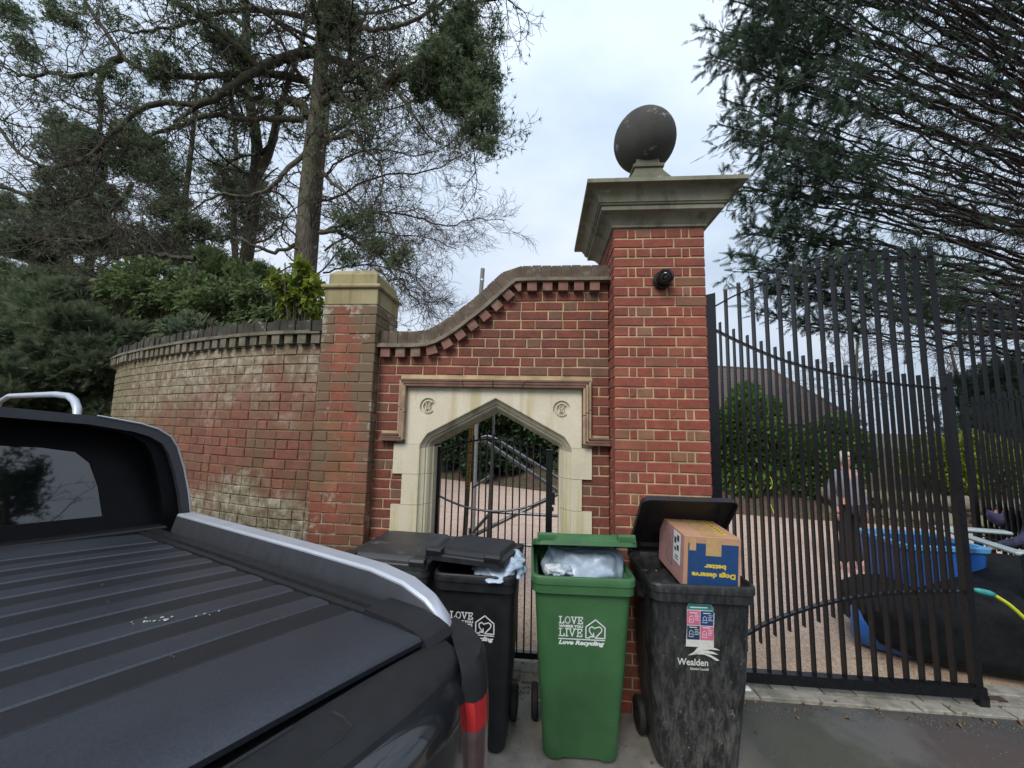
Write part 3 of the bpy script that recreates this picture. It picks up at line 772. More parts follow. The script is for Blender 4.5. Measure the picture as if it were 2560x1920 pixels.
def ribbon(z0, z1, f0, f1, s0, s1, n, name, mat, par=cw, jit=0):
    mb = MB(); rings = []
    for i in range(n + 1):
        p, tg, nm = cat(s0 + (s1 - s0) * i / n); jj = random.uniform(-jit, jit)
        a = p + nm * (f0 + jj); c_ = p + nm * f1
        rings.append([(a.x, a.y, z0), (c_.x, c_.y, z0), (c_.x, c_.y, z1 + jj), (a.x, a.y, z1 + jj)])
    mb.loft(rings, True, True, True); return mb.build(name, mat, par)
ribbon(-.05, 2.52, .0085, .30, 0, s_max, 60, 'mortar_core', M['mortar_old']); ribbon(2.52, 2.612, .0, .30, 0, s_max, 60, 'top_course', M['dentil_old'])
s = .02
while s < s_max - .2:
    ribbon(2.610, 2.624, -.07, .33, s, s + .235, 3, 'tile', M['dentil_old'], jit=.002)
    ribbon(2.626, 2.642, -.055, .33, s + .1, s + .335, 3, 'tile', M['dentil_old'], jit=.002); s += .237
s = .03
while s < s_max - .1:
    ribbon(2.528 + random.uniform(-.004, .004), 2.609, -.055 + random.uniform(-.008, .004), .01, s, s + .078, 1, 'dentil', M['dentil_old']); s += .125
s = .0
while s < s_max - .1:
    h = random.uniform(-.012, .008); ribbon(2.644, 2.745 + h, -.012 + random.uniform(-.012, .008), .31, s, s + .069, 1, 'coping_brick', M['coping_old']); s += .0745
# ---------------------------------------------------------------- gate pillar
pil = thing('gate_pillar', 'tall square red brick gate pillar with moulded stone cap and ball finial', 'pillar', (.86, .1325, 0))
br = []; qx0, qx1, qy0, qy1 = .527, 1.192, -.2, .465; CQ = .0754; nc = 45
S_, H_, C_ = .215, .1025, .046
for k in range(nc):
    z0 = k * CQ; hb = CQ - .0105; zc = z0 + hb / 2
    if k % 2: fr = [S_, S_, S_]; sd_ = [H_ * .98, S_, S_]
    else: fr = [H_, C_, H_, H_, H_, C_, H_]; sd_ = [C_, H_, H_, H_, S_]
    x = qx0; g = .01
    for w in fr:
        w2 = w * (qx1 - qx0 - g * (len(fr) - 1)) / sum(fr)
        br.append((wallM(x + w2 / 2, qy0, zc), w2, hb, None))
        br.append((wallM(qx1 - (x - qx0) - w2 / 2, qy1, zc, pi), w2, hb, None)) if z0 > 2.6 else None
        x += w2 + g
    y = qy0 + .108; tot = qy1 - y - .104
    for w in sd_:
        w2 = w * (tot - g * (len(sd_) - 1)) / sum(sd_)
        br.append((wallM(qx0, y + w2 / 2, zc, -pi / 2), w2, hb, None)); br.append((wallM(qx1, y + w2 / 2, zc, pi / 2), w2, hb, None)); y += w2 + g
b = MB(); b.box((.8595, .1325, 1.695), (.665 - .013, .665 - .013, 3.39)); b.build('mortar_core', M['mortar'], pil)
emit(pil, br, M['brick_pillar'], M['brick_pillar_s'], 300, .0020, nvar=8, vis=lambda p: (3 if p.y > -.15 else 0))
cx, cy = .8595, .1325; Hq = .3325
def sq(h, z): return [(cx - h, cy - h, z), (cx + h, cy - h, z), (cx + h, cy + h, z), (cx - h, cy + h, z)]
cap = [(-.01, 3.391), (.004, 3.392), (.014, 3.397), (.016, 3.412), (.022, 3.418), (.030, 3.432), (.046, 3.452), (.072, 3.470), (.092, 3.478), (.100, 3.481), (.104, 3.484), (.104, 3.514), (.100, 3.516)]
cap2 = [(.112, 3.517), (.116, 3.521), (.118, 3.530), (.126, 3.532), (.132, 3.552), (.142, 3.575), (.158, 3.600), (.184, 3.617), (.204, 3.622), (.214, 3.624), (.220, 3.627), (.220, 3.656), (.214, 3.660)]
b = MB(); b.loft([sq(Hq + p, z) for p, z in cap], True, True, True); b.build('cap_lower_moulding', M['stone_cap'], pil, True, 28)
b = MB(); b.loft([sq(Hq + p, z) for p, z in cap2] + [sq(.345, 3.735)], True, True, True); b.build('cap_cornice', M['stone_cap'], pil, True, 28)
b = MB(); b.loft([sq(.338, 3.72), sq(.338, 3.800), sq(.335, 3.804)], True, True, True); b.build('cap_slab', M['stone_cap'], pil)
b = MB(); b.loft([sq(.19, 3.80), sq(.185, 3.86), sq(.165, 3.92), sq(.138, 3.97), (sq(.116, 4.015)), sq(.111, 4.035), sq(.111, 4.04), sq(.124, 4.044), sq(.126, 4.066), sq(.121, 4.072), sq(.098, 4.08), sq(.09, 4.14)], True, True, True)
b.build('pedestal', M['stone_ped'], pil, True, 30)
b = MB(); r = .258; b.lathe([(r * sin(pi * i / 28), 4.362 - r * cos(pi * i / 28)) for i in range(1, 28)], (cx, cy, 0), 44); b.build('ball_finial', M['stone_ball'], pil, True)
# ----------------------------------------------------------------  camera on the pillar
sc = thing('security_camera', 'small black dome security camera fixed high on the brick gate pillar', 'camera', (.876, -.2, 2.98))
b = MB(); b.lathe([(.062, 0), (.066, -.006), (.066, -.034), (.058, -.042)], (.876, -.2, 2.975), 28, ax='y'); b.build('mount', M['black_metal'], sc, True, 40)
Mc = Matrix.Translation((.886, -.262, 2.985)) @ Matrix.Rotation(radians(-20), 4, 'Z') @ Matrix.Rotation(radians(12), 4, 'X')
b = MB(); b.lathe([(.03, .052), (.05, .035), (.058, .0), (.056, -.03), (.046, -.050), (.040, -.054), (.036, -.048), (.0, -.046)], (0, 0, 0), 28, M=Mc, ax='y'); b.build('housing', M['black_metal'], sc, True, 45)
b = MB(); b.lathe([(.0, -.050), (.022, -.050), (.024, -.058), (.020, -.060), (.014, -.054), (.0, -.053)], (0, 0, 0), 20, M=Mc, ax='y'); b.build('lens', plain('camera_lens', (.01, .01, .012), .08, bump=0, coat=1), sc, True, 40)
# ================================================================ GATES
BM = M['black_metal']
def flat_bar(x, z0, z1, w, d, slant, parent, yc=0, name='bar'):
    b = MB(); X, Y = w / 2, d / 2
    vs = [(x - X, yc - Y, z0), (x + X, yc - Y, z0), (x + X, yc + Y, z0), (x - X, yc + Y, z0), (x - X, yc - Y, z1 - slant), (x + X, yc - Y, z1 - slant * .6), (x + X, yc + Y, z1), (x - X, yc + Y, z1 - slant * .2)]
    b.add(vs, [(0, 1, 2, 3), (4, 5, 6, 7), (0, 1, 5, 4), (1, 2, 6, 5), (2, 3, 7, 6), (3, 0, 4, 7)]); return b.build(name, BM, parent)
def rail(pts, w, d, parent, name='curved_rail', n=5):
    """rail following (x,z) points, height w, depth d"""
    P = catmull([(x, 0, z) for x, z in pts], n); b = MB(); rings = []
    for i, p in enumerate(P):
        t = (P[min(i + 1, len(P) - 1)] - P[max(i - 1, 0)]).normalized(); nm = Vector((-t.z, 0, t.x)) * w / 2
        rings.append([(p.x - nm.x, -d / 2, p.z - nm.z), (p.x + nm.x, -d / 2, p.z + nm.z), (p.x + nm.x, d / 2, p.z + nm.z), (p.x - nm.x, d / 2, p.z - nm.z)])
    b.loft(rings, True, True, True); return b.build(name, BM, parent)
TOPC = [(.05, 2.88), (.145, 2.935), (.25, 2.99), (.46, 3.075), (.66, 3.145), (.87, 3.20), (1.18, 3.25), (1.45, 3.277), (1.71, 3.285)]
MIDC = [(.05, 2.69), (.25, 2.585), (.50, 2.47), (.77, 2.382), (1.2, 2.29), (1.72, 2.235)]
LOWC = [(.05, .30), (.175, .375), (.40, .50), (.81, .65), (1.25, .735), (1.72, .768)]
def big_leaf(label, mat, group):
    t = thing('entrance_gate', label, 'gate', mat=mat, group=group)
    b = MB(); b.loft([[(x, y, z + (x + .05) * .25 * (z > 1)) for x, y in ((-.045, -.03), (.052, -.03), (.052, .03), (-.045, .03))] for z in (.06, 2.965)], True, True, True); b.build('hinge_stile', BM, t)
    b = MB(); b.box((1.735, 0, 1.215), (.048, .05, 2.27)); b.build('meeting_stile', BM, t)
    b = MB(); b.box((.88, 0, .105), (1.80, .055, .072)); b.build('bottom_rail', BM, t)
    b = MB(); b.box((1.76, -.0, .045), (.06, .05, .09)); b.build('drop_bolt', BM, t)
    rail(TOPC, .012, .022, t); rail(MIDC, .016, .03, t); rail(LOWC, .016, .034, t)
    for i in range(16):
        x = .145 + .1035 * i + (.014 if i == 15 else 0); flat_bar(x, .142 if i < 15 else 2.345, interp(TOPC, x) + .105, .011, .042, .03, t)
    for i in range(17):
        x = .093 + .1035 * i
        if x < 1.69: flat_bar(x, interp(LOWC, x) - .11, interp(MIDC, x) + .085, .010, .030, .0, t)
    return t
big_leaf('tall black entrance gate of curved flat bars standing beside the ball topped brick pillar', wallM(1.335, .12, 0), 'tall black entrance gate leaves')
g2 = big_leaf('black entrance gate leaf swung open inwards with its bars seen edge on', wallM(4.95, .12, 0, pi / 2), 'tall black entrance gate leaves')
gg = thing('garden_gate', 'small black round bar garden gate inside the pointed stone archway', 'gate', (-.4, .22, 0))
oy = .22
b = MB(); b.box((-.868, oy, .865), (.052, .045, 1.66)); b.build('hinge_stile', BM, gg)
b = MB(); b.box((.072, oy, .865), (.052, .045, 1.66)); b.build('latch_stile', BM, gg)
b = MB(); b.box((-.3985, oy, .085), (.90, .035, .045)); b.build('bottom_rail', BM, gg)
b = MB(); b.box((.105, oy, 1.30), (.03, .03, .10)); b.box((.100, oy - .03, 1.22), (.02, .03, .03)); b.build('latch', BM, gg)
b = MB(); b.box((-.905, oy - .01, 1.42), (.05, .02, .02)); b.box((-.905, oy - .01, .35), (.05, .02, .02)); b.build('hinge', BM, gg)
def arc(z0, z1, n=14, x0=-.85, x1=.052):
    return [(x0 + (x1 - x0) * i / n, oy, z0 + (z1 - z0) * (1 - (2 * i / n - 1) ** 2)) for i in range(n + 1)]
b = MB(); b.tube(arc(1.645, 1.768), .0085, 6); b.build('top_rail', BM, gg)
b = MB(); b.tube(arc(1.288, 1.178), .0095, 6); b.build('sagging_rail', BM, gg)
for i in range(15):
    x = -.793 + .0565 * i; t = 1 - ((x + .399) / .451) ** 2
    b = MB(); zt = 1.645 + .123 * t + .045; b.tube([(x, oy, .09), (x, oy, zt - .006), (x, oy, zt)], [.0068, .0068, .003], 6); b.build('bar', BM, gg, True, 40)
# ================================================================ galvanised frame and marker post behind the little gate
fr = thing('tube_frame', 'galvanised steel tube frame standing on the drive behind the garden gate', 'frame', (-.3, 1.0, 0))
y = 1.0
def tb(pts, r, name='tube', par=None, mat='galv'):
    q = MB(); q.tube(pts, r, 10); return q.build(name, M[mat], par or fr, True, 50)
tb([(-.64, y, 1.70), (-.61, y, 1.755), (-.56, y, 1.765), (-.50, y, 1.75), (-.42, y, 1.705), (.45, y, 1.20), (.72, y, 1.05)], .019)
tb([(-.62, y + .05, 1.74), (-.58, y + .05, 1.70), (.19, y + .05, 1.215), (.62, y + .05, .945)], .021)
tb([(-.504, y + .02, 1.66), (-.527, y + .02, .78), (-.545, y + .02, 0)], .019)
tb([(-.716, y + .06, 1.224), (-.509, y + .06, 1.357)], .017)
tb([(-.71, y + .06, .748), (-.532, y + .06, .954)], .018)
tb([(-.75, y + .08, .70), (.191, y + .08, 1.191), (.60, y + .08, 1.40)], .022)
tb([(-.533, y + .02, .993), (.193, y, .982), (.62, y, .975)], .016)
tb([(-.74, y + .04, .67), (-.139, y + .04, .67), (.62, y + .04, .66)], .017)
tb([(.62, y + .02, 1.42), (.62, y + .02, 0)], .02); tb([(-.73, y + .1, .8), (-.73, y + .1, 0)], .02)
q = MB(); q.lathe([(.0, -.03), (.03, -.03), (.032, 0), (.03, .03), (0, .03)], (-.70, y + .03, .735), 12, ax='y'); q.build('clamp', M['galv'], fr, True, 40)
ps = thing('thin_pole', 'thin grey steel pole rising to the point of the stone arch', 'pole', (-.5, .95, 0))
tb([(-.50, .93, 0), (-.495, .93, 1.3), (-.492, .93, 2.25)], .0125, 'shaft', ps)
mk = thing('marker_post', 'leaning weathered timber post carrying a yellow printed strip behind the garden gate', 'post', (-.78, .92, 0))
Mp = Matrix.Translation((-.775, .93, 0)) @ Matrix.Rotation(radians(1.6), 4, 'Y')
q = MB(); q.box((0, 0, 1.05), (.046, .022, 2.1), Mp, .003); q.build('board', plain('grey_timber', (.15, .11, .075), .85, var=.35, scale=25, bump=.3), mk)
q = MB()
for z0, z1 in ((1.61, 1.87), (1.235, 1.585)): q.box((.004, -.0125, (z0 + z1) / 2), (.034, .0015, z1 - z0), Mp)
M['label_yellow'] = plain('yellow_label', (.55, .33, .03), .5, var=.12, bump=0)
ys = q.build('yellow_strip', M['label_yellow'], mk)
q = MB(); rr_ = random.Random(4)
for z0, z1 in ((1.63, 1.85), (1.25, 1.57)):
    z = z0
    while z < z1:
        h = rr_.uniform(.008, .022); q.box((.004 + rr_.uniform(-.003, .003), -.0137, z + h / 2), (rr_.uniform(.012, .022), .0006, h), Mp); z += h + rr_.uniform(.006, .014)
tag(q.build('print', M['ink'], ys), kind='stuff')
vp = thing('flue_pipe', 'slim grey flue pipe poking up behind the sloping wall coping', 'pipe', (-1.18, 4, 0))
tb([(-1.20, 4, 0), (-1.185, 4, 4.4), (-1.165, 4, 4.87)], .040, 'pipe', vp, 'pipe'); q = MB(); q.lathe([(.036, 4.62), (.044, 4.625), (.044, 4.66), (.036, 4.665)], (-1.172, 4, 0), 14); q.build('collar', M['galv'], vp)
# ================================================================ BINS
def body_ring(w, yf, yb, z, r=.045, groove=0.):
    h = w / 2; P = rrect(w, yb - yf, r, 4, 0, (yf + yb) / 2)      # starts at +x,+y corner, ccw ; front edge is -y
    # insert front-edge points for the two moulded flares
    i = 15 if len(P) == 20 else None
    fr = [(-h * .60, yf), (-h * .50, yf + groove), (-h * .18, yf + groove * 1.2), (h * .18, yf + groove * 1.2), (h * .50, yf + groove), (h * .60, yf)]
    P = P[:15] + fr + P[15:]
    return [(x, y, z) for x, y in P]
def wheelie(label, cat_mat, loc, rot, w, D=.60, hz=1.055, base=.73, group='wheelie bins in front of the garden gateway', lid=None, ears=True, lid_mat=None):
    Mx = Matrix.Translation(loc) @ Matrix.Rotation(radians(rot), 4, 'Z')
    t = thing('wheelie_bin', label, 'wheelie bin', mat=Mx, group=group)
    F = -D / 2; m_ = cat_mat; zr = hz - .085
    rg = []
    for z, ww, df, db, g in ((.015, base - .02, .140, -.13, .012), (.03, base, .135, -.12, .014), (.12, base + .015, .124, -.10, .016), (.30, base + .06, .103, -.06, .012), (.50, base + .11, .08, -.05, .0), (.52, base + .115, .078, -.05, 0), (zr, .93, .030, -.035, 0)):
        rg.append(body_ring(w * ww, F + df, D / 2 + db, z, .05, g))
    inn = [body_ring(w * .93 - .012, F + .036, D / 2 - .041, zr + .03, .045), body_ring(w * .80, F + .10, D / 2 - .07, .55, .045), body_ring(w * .78, F + .11, D / 2 - .08, .54, .045)]
    b = MB(); b.loft(rg + [body_ring(w * .93, F + .030, D / 2 - .035, zr + .035, .05)] + inn, True, True, True); b.build('body', m_, t, True, 32)
    # rim : overhanging collar with a step, hollow
    def R(dw, z, r=.06): return [(x, y, z) for x, y in rrect(w + dw, D + dw, r, 5)]
    b = MB(); b.loft([R(-.05, zr - .012), R(-.008, zr - .008), R(-.008, zr + .036), R(.004, zr + .040), R(.004, zr + .074), R(-.006, zr + .083), R(-.022, zr + .085), R(-.034, zr + .078), R(-.040, zr + .055), R(-.075, zr + .045), R(-.085, zr + .02)], True); b.build('rim', m_, t, True, 35)
    for sx in (-1, 1):      # wheels on an axle at the back
        xw = sx * (w / 2 - .035)
        wb = MB(); wb.lathe([(.05, -.018), (.088, -.022), (.098, -.014), (.1, 0), (.098, .014), (.088, .022), (.05, .018)], (xw, D / 2 - .135, .1), 28, ax='x'); wo = wb.build('wheel', M['rubber'], t, True, 40)
        wb = MB(); wb.lathe([(.0, -.020), (.045, -.016), (.045, .016), (.0, .020)], (xw, D / 2 - .135, .1), 16, ax='x'); wb.build('hub', M['blackpl2'], wo, True, 40)
    b = MB(); b.tube([(-w / 2 + .03, D / 2 - .135, .1), (w / 2 - .03, D / 2 - .135, .1)], .011, 8); b.build('axle', M['galv'], t)
    b = MB(); b.box((0, D / 2 - .06, zr - .02), (w * .80, .06, .03), None, .006); b.tube([(-w * .38, D / 2 + .025, hz - .01), (w * .38, D / 2 + .025, hz - .01)], .014, 10)
    for sx in (-.38, -.12, .12, .38): b.box((w * sx, D / 2 + .005, hz - .02), (.02, .05, .03))
    b.build('rear_handle', m_, t, True, 40)
    if lid:
        ang, zoff, roll, yaw = lid; lm = lid_mat or m_
        Ml = Matrix.Translation((0, D / 2 + .015, hz + zoff)) @ Matrix.Rotation(radians(yaw), 4, 'Z') @ Matrix.Rotation(radians(roll), 4, 'Y') @ Matrix.Rotation(radians(-ang), 4, 'X')
        LD = D + .03; wl_ = w + .004
        def L(dw, z, dy=0, r=.05): return [(x, y, z) for x, y in rrect(wl_ + dw, LD + dw, max(.01, r), 5, 0, -LD / 2 + .01 + dy)]
        b = MB(); b.loft([L(-.13, .020), L(-.10, -.001), L(-.012, -.006, 0, .045), L(-.012, -.030, 0, .045), L(0, -.030), L(0, -.002), L(-.008, .004), L(-.075, .007, .005), L(-.105, .030, .01, .04), L(-.115, .033, .012, .04), L(-.22, .037, .02, .03)], True, True, True, Ml); lo = b.build('lid', lm, t, True, 30)
        b = MB(); b.tube([(-wl_ * .47, .02, -.006), (wl_ * .47, .02, -.006)], .013, 10, M=Ml)
        for sx in (-1, 1): b.box((sx * wl_ * .47, -.0, -.012), (.025, .05, .04), Ml)
        b.build('hinge_bar', lm, lo, True, 40)
        if ears:
            for sx in (-1, 1):
                xc = sx * (wl_ / 2 - .065); yf = -LD + .008; b = MB()
                rgs = []
                for i, (dy, dz) in enumerate(((0, -.005), (-.006, .022), (.004, .034), (.022, .036), (.034, .034))):
                    hw = .048 - (.004 if i in (1,) else 0)
                    rgs.append([(xc - hw, yf + dy, dz), (xc + hw, yf + dy, dz), (xc + hw - .003, yf + dy + .006, dz - .007), (xc - hw + .003, yf + dy + .006, dz - .007)])
                b.loft(rgs, True, True, True, Ml)
                for s2 in (-1, 1): b.box((xc + s2 * .046, yf + .018, .014), (.005, .04, .040), Ml)
                b.build('grip', lm, lo, True, 40)
                b = MB(); b.box((xc - sx * .004, yf + .068, .026), (.074, .036, .018), Ml, .004); b.build('grip_slot_shade', M['rubber'], lo)  # raised dark block stands in for the shade inside the grip slot
    return t, Mx
def blob_mesh(c, r, n=26, amp=.18, sc=3.2, seed=0, flat=None, fine=.05):
    from mathutils import noise as NZ
    b = MB(); rings = []
    for i in range(1, n):
        a = pi * i / n; rg = []
        for j in range(n * 2):
            q = 2 * pi * j / (n * 2); d = Vector((sin(a) * cos(q), sin(a) * sin(q), cos(a)))
            f = 1 + amp * NZ.noise(d * sc + Vector((seed, 0, 0))) + fine * abs(NZ.noise(d * sc * 3.2 + Vector((0, seed, 0)))) * -2
            p = Vector((d.x * r[0], d.y * r[1], d.z * r[2])) * f
            if flat is not None and p.z > flat: p.z = flat + (p.z - flat) * .15
            rg.append((c[0] + p.x, c[1] + p.y, c[2] + p.z))
        rings.append(rg)
    b.loft(rings, True, True, True); return b
# ---- text helpers (2D meshes standing proud of a surface)
def text_mesh(txt, size, bold=0., shear=0., align='LEFT', ext=.0004, sx=1.0, spacing=1.0):
    cu = bpy.data.curves.new('t', 'FONT'); cu.body = txt; cu.size = size; cu.offset = bold; cu.shear = shear; cu.align_x = align; cu.extrude = ext; cu.resolution_u = 3; cu.space_character = spacing
    o = link(bpy.data.objects.new('t', cu)); dg = bpy.context.evaluated_depsgraph_get(); me = bpy.data.meshes.new_from_object(o.evaluated_get(dg))
    bpy.data.objects.remove(o); bpy.data.curves.remove(cu); v, f = mesh_data(me)
    if sx != 1: v = [(x * sx, y, z) for x, y, z in v]
    return v, f
def fit_text(txt, x0, x1, y0, h, bold=0., shear=0.):
    v, f = text_mesh(txt, 1.0, bold / h, shear)
    xs = [p[0] for p in v]; ys = [p[1] for p in v]; cap = .70
    s = h / cap; kx = (x1 - x0) / ((max(xs) - min(xs)))
    return [((x - min(xs)) * kx + x0, y * s + y0, z * .0 + (.0004 if z > 0 else -.0004)) for x, y, z in v], f
def strokes(mb, segs, th, Mx, e=.0004):
    for P in segs:
        for a, c_ in zip(P, P[1:]):
            a = Vector((a[0], a[1], 0)); c_ = Vector((c_[0], c_[1], 0)); d = (c_ - a)
            if d.length < 1e-6: continue
            d.normalize(); n = Vector((-d.y, d.x, 0)) * th / 2; x = d * th * .35
            q = [a - x + n, a - x - n, c_ + x - n, c_ + x + n]
            mb.add([(p.x, p.y, e) for p in q] + [(p.x, p.y, -e) for p in q], [(0, 1, 2, 3), (0, 4, 5, 1), (1, 5, 6, 2), (2, 6, 7, 3), (3, 7, 4, 0)], Mx)
def slab(ch, x, y, w, h, s):
    """slab serif capitals as strokes inside a box"""
    X = lambda a: x + a * w; Y = lambda b: y + b * h
    o = []
    if ch == 'L': o = [[(X(.28), Y(.95)), (X(.28), Y(.05))], [(X(.05), Y(.95)), (X(.55), Y(.95))], [(X(.05), Y(.05)), (X(.95), Y(.05)), (X(.95), Y(.32))]]
    if ch == 'O': o = [[(X(.5 + .42 * cos(a)), Y(.5 + .45 * sin(a))) for a in np.linspace(0, 2 * pi, 17)]]
    if ch == 'V': o = [[(X(.15), Y(.95)), (X(.5), Y(.05)), (X(.85), Y(.95))], [(X(-.02), Y(.95)), (X(.33), Y(.95))], [(X(.67), Y(.95)), (X(1.02), Y(.95))]]
    if ch == 'E': o = [[(X(.25), Y(.95)), (X(.25), Y(.05))], [(X(.05), Y(.95)), (X(.92), Y(.95)), (X(.92), Y(.72))], [(X(.05), Y(.05)), (X(.95), Y(.05)), (X(.95), Y(.3))], [(X(.25), Y(.5)), (X(.7), Y(.5))], [(X(.7), Y(.38)), (X(.7), Y(.62))]]
    if ch == 'I': o = [[(X(.5), Y(.95)), (X(.5), Y(.05))], [(X(.1), Y(.95)), (X(.9), Y(.95))], [(X(.1), Y(.05)), (X(.9), Y(.05))]]
    return o
def love_logo(t, face):
    """recycling slogan; local 2D box .262 x .165, origin lower left"""
    b = MB(); th = .0058
    for word, y0, h, ws in (('LOVE', .122, .040, (.033, .036, .036, .033)), ('LIVE', .050, .045, (.036, .020, .044, .036))):
        x = 0
        for ch, w_ in zip(word, ws): strokes(b, slab(ch, x, y0, w_ * .88, h, 0), th, face); x += w_ * 1.0
    v, f = fit_text('WHERE YOU', 0.0, .136, .101, .0135, .0006); b.add(v, f, face)
    hx0, hx1, hy0, hy1 = .152, .258, .047, .150; hm = (hx0 + hx1) / 2
    strokes(b, [[(hx0 + .022, hy0), (hx0, hy0), (hx0, hy1 - .042), (hm, hy1), (hx1, hy1 - .042), (hx1, hy0), (hx0 + .052, hy0), (hm + .034, hy0 + .038), (hm + .036, hy0 + .054), (hm + .024, hy0 + .064), (hm + .008, hy0 + .060), (hm - .006, hy0 + .054), (hm - .018, hy0 + .064), (hm - .032, hy0 + .056), (hm - .034, hy0 + .040), (hm - .024, hy0 + .024), (hm - .012, hy0 + .010)]], .0062, face)
    strokes(b, [[(hm - .030, hy0 + .008), (hm - .008, hy0 + .006), (hm - .010, hy0 + .028)]], .006, face)
    strokes(b, [[(0, .036), (.258, .036)]], .005, face)
    v, f = fit_text('Love Recycling', 0, .256, .006, .022, .0011, .25); b.add(v, f, face)
    return b.build('slogan_print', M['white'], t)
def front_face(w, D, zr, F0=.030, Fb=.135, x=0, z=0):
    """matrix mapping 2D (x,y) onto the sloping front of a bin body"""
    F = -D / 2; yt, yb_ = F + F0, F + Fb
    # piecewise slope between z=.52 (.078) and rim
    a = math.atan2(.078 - F0, zr - .52)
    return Matrix.Translation((x, F + F0 + (zr - z) * math.tan(a) - .0012, z)) @ Matrix.Rotation(pi / 2 + a, 4, 'X')
# green bin
t, Mx = wheelie('bright green wheelie bin with its lid propped open by bulging pale bags', M['greenpl'], (.243, -.452, 0), 1.5, .585, lid=(17.3, .012, 0, 1.5))
love_logo(t, front_face(.585, .6, .97, x=-.135, z=.665))
bg = thing('bin_bag', 'pale translucent bag of recycling swelling out of the green bin', 'bin bag', (.27, -.42, .95))
blob_mesh((.275, -.45, 1.03), (.245, .24, .18), 40, .18, 2.4, 3, .110, .03).build('bag', M['bag'], bg, True)
bg = thing('carton', 'small white carton lying at the left of the green bin opening', 'carton', (.06, -.62, 1.05)); q = MB(); q.box((.075, -.655, 1.062), (.075, .05, .035), Matrix.Translation((.075, -.655, 1.062)) @ Matrix.Rotation(.5, 4, 'Z') @ Matrix.Rotation(.25, 4, 'X') @ Matrix.Translation((-.075, .655, -1.062)), .003); q.build('box', M['white'], bg)
bg = thing('plastic_wrap', 'crumpled clear plastic wrapping beside the carton in the green bin', 'wrapping', (.10, -.6, 1.05)); blob_mesh((.125, -.63, 1.052), (.085, .07, .04), 20, .35, 4, 9, None, .12).build('film', M['bag_clear'], bg, True)
# narrow black bin
t, Mx = wheelie('narrow black wheelie bin with a printed slogan and a crooked half open lid', M['blackpl'], (-.365, -.462, 0), -2, .485, .57, 1.035, .76, lid=(7, .015, 1.2, -7))
love_logo(t, front_face(.485, .57, .95, x=-.140, z=.650))
bg = thing('bin_bag', 'white rubbish bag squeezed out under the lid of the narrow black bin', 'bin bag', (-.2, -.5, 1.0)); blob_mesh((-.245, -.52, 1.025), (.165, .23, .065), 34, .28, 3.0, 5, None, .045).build('bag', M['bag'], bg, True)
# closed dusty bin
wheelie('dusty black wheelie bin with closed lid standing nearest the old brick pier', M['blackpl2'], (-.925, -.385, 0), -5, .585, .60, 1.03, lid=(1.2, .012, 0, 0))
# scuffed bin
t, Mx = wheelie('scuffed black wheelie bin with lid thrown back behind a blue cardboard box', M['dirtypl'], (.897, -.476, 0), 1, .572, .545, 1.045, .79, lid=(49, .010, 0, 1), lid_mat=M['blackpl'], ears=False)
face = front_face(.572, .545, .96, x=0, z=.0)
def FF(x, z): return front_face(.572, .545, .96, x=x, z=z)
q = MB(); v, f = fit_text('Wealden', 0, .166, 0, .036, .0006); q.add(v, f, FF(-.133, .598)); v, f = fit_text('District Council', 0, .098, 0, .0125, .0002); q.add(v, f, FF(-.063, .573)); q.build('council_name', M['offwhite'], t)
q = MB()
def leafy(P): 
    v, f = mesh_data(curve_mesh([P], .0004)); q.add(v, f, FF(-.075, .640))
leafy([(0, .012), (.03, .030), (.055, .062), (.10, .062), (.145, .058), (.17, .048), (.12, .050), (.085, .045), (.06, .034), (.025, .018)])
leafy([(.035, .026), (.065, .040), (.10, .044), (.135, .037), (.162, .024), (.12, .026), (.085, .028)])
leafy([(.0, .010), (.045, .020), (.085, .020), (.12, .008), (.15, -.010), (.168, -.008), (.15, .004), (.115, .022), (.07, .030)])
q.build('council_emblem', M['offwhite'], t)
st = MB(); v, f = mesh_data(curve_mesh([[(0, 0), (.150, 0), (.148, .09), (.150, .19), (.142, .20), (.146, .215), (.132, .236), (.012, .238), (.002, .215), (.004, .11)]], .0003)); st.add(v, f, FF(-.088, .700)); so = st.build('recycling_sticker', M['offwhite'], t)
for nm, mt_, P in (('teal_panel', 'teal', [(.003, .205), (.146, .205), (.144, .216), (.131, .234), (.013, .236), (.003, .215)]), ('pink_panel', 'pink', [(.004, .120), (.073, .120), (.073, .200), (.004, .200)]), ('blue_panel', 'blue', [(.076, .120), (.145, .120), (.145, .200), (.076, .200)]),
                   ('navy_panel', 'navy', [(.005, .040), (.073, .040), (.073, .116), (.005, .116)]), ('rose_panel', 'pink', [(.076, .040), (.147, .040), (.147, .116), (.076, .116)])):
    st = MB(); v, f = mesh_data(curve_mesh([P], .0003)); st.add([(x, y, z + .0008) for x, y, z in v], f, FF(-.088, .700)); st.build(nm, M[mt_], so)
st = MB(); rr_ = random.Random(3); Z8 = Matrix.Translation((0, 0, .0016))
strokes(st, [[(.02, .218), (.11, .219)]], .006, FF(-.088, .700) @ Z8)
for ox, oy_ in ((.012, .13), (.084, .13), (.012, .05), (.084, .05)):
    strokes(st, [[(ox + .006, oy_ + .058), (ox + .045, oy_ + .058)]], .0035, FF(-.088, .700) @ Z8)
    for k_ in range(4): strokes(st, [[(ox + .034, oy_ + .046 - k_ * .009), (ox + .034 + rr_.uniform(.015, .026), oy_ + .046 - k_ * .009)]], .0018, FF(-.088, .700) @ Z8)
    strokes(st, [[(ox + .004, oy_ + .006), (ox + .006, oy_ + .034), (ox + .014, oy_ + .042), (ox + .024, oy_ + .034), (ox + .026, oy_ + .006), (ox + .004, oy_ + .006)], [(ox + .010, oy_ + .02), (ox + .020, oy_ + .02)]], .0018, FF(-.088, .700) @ Z8)
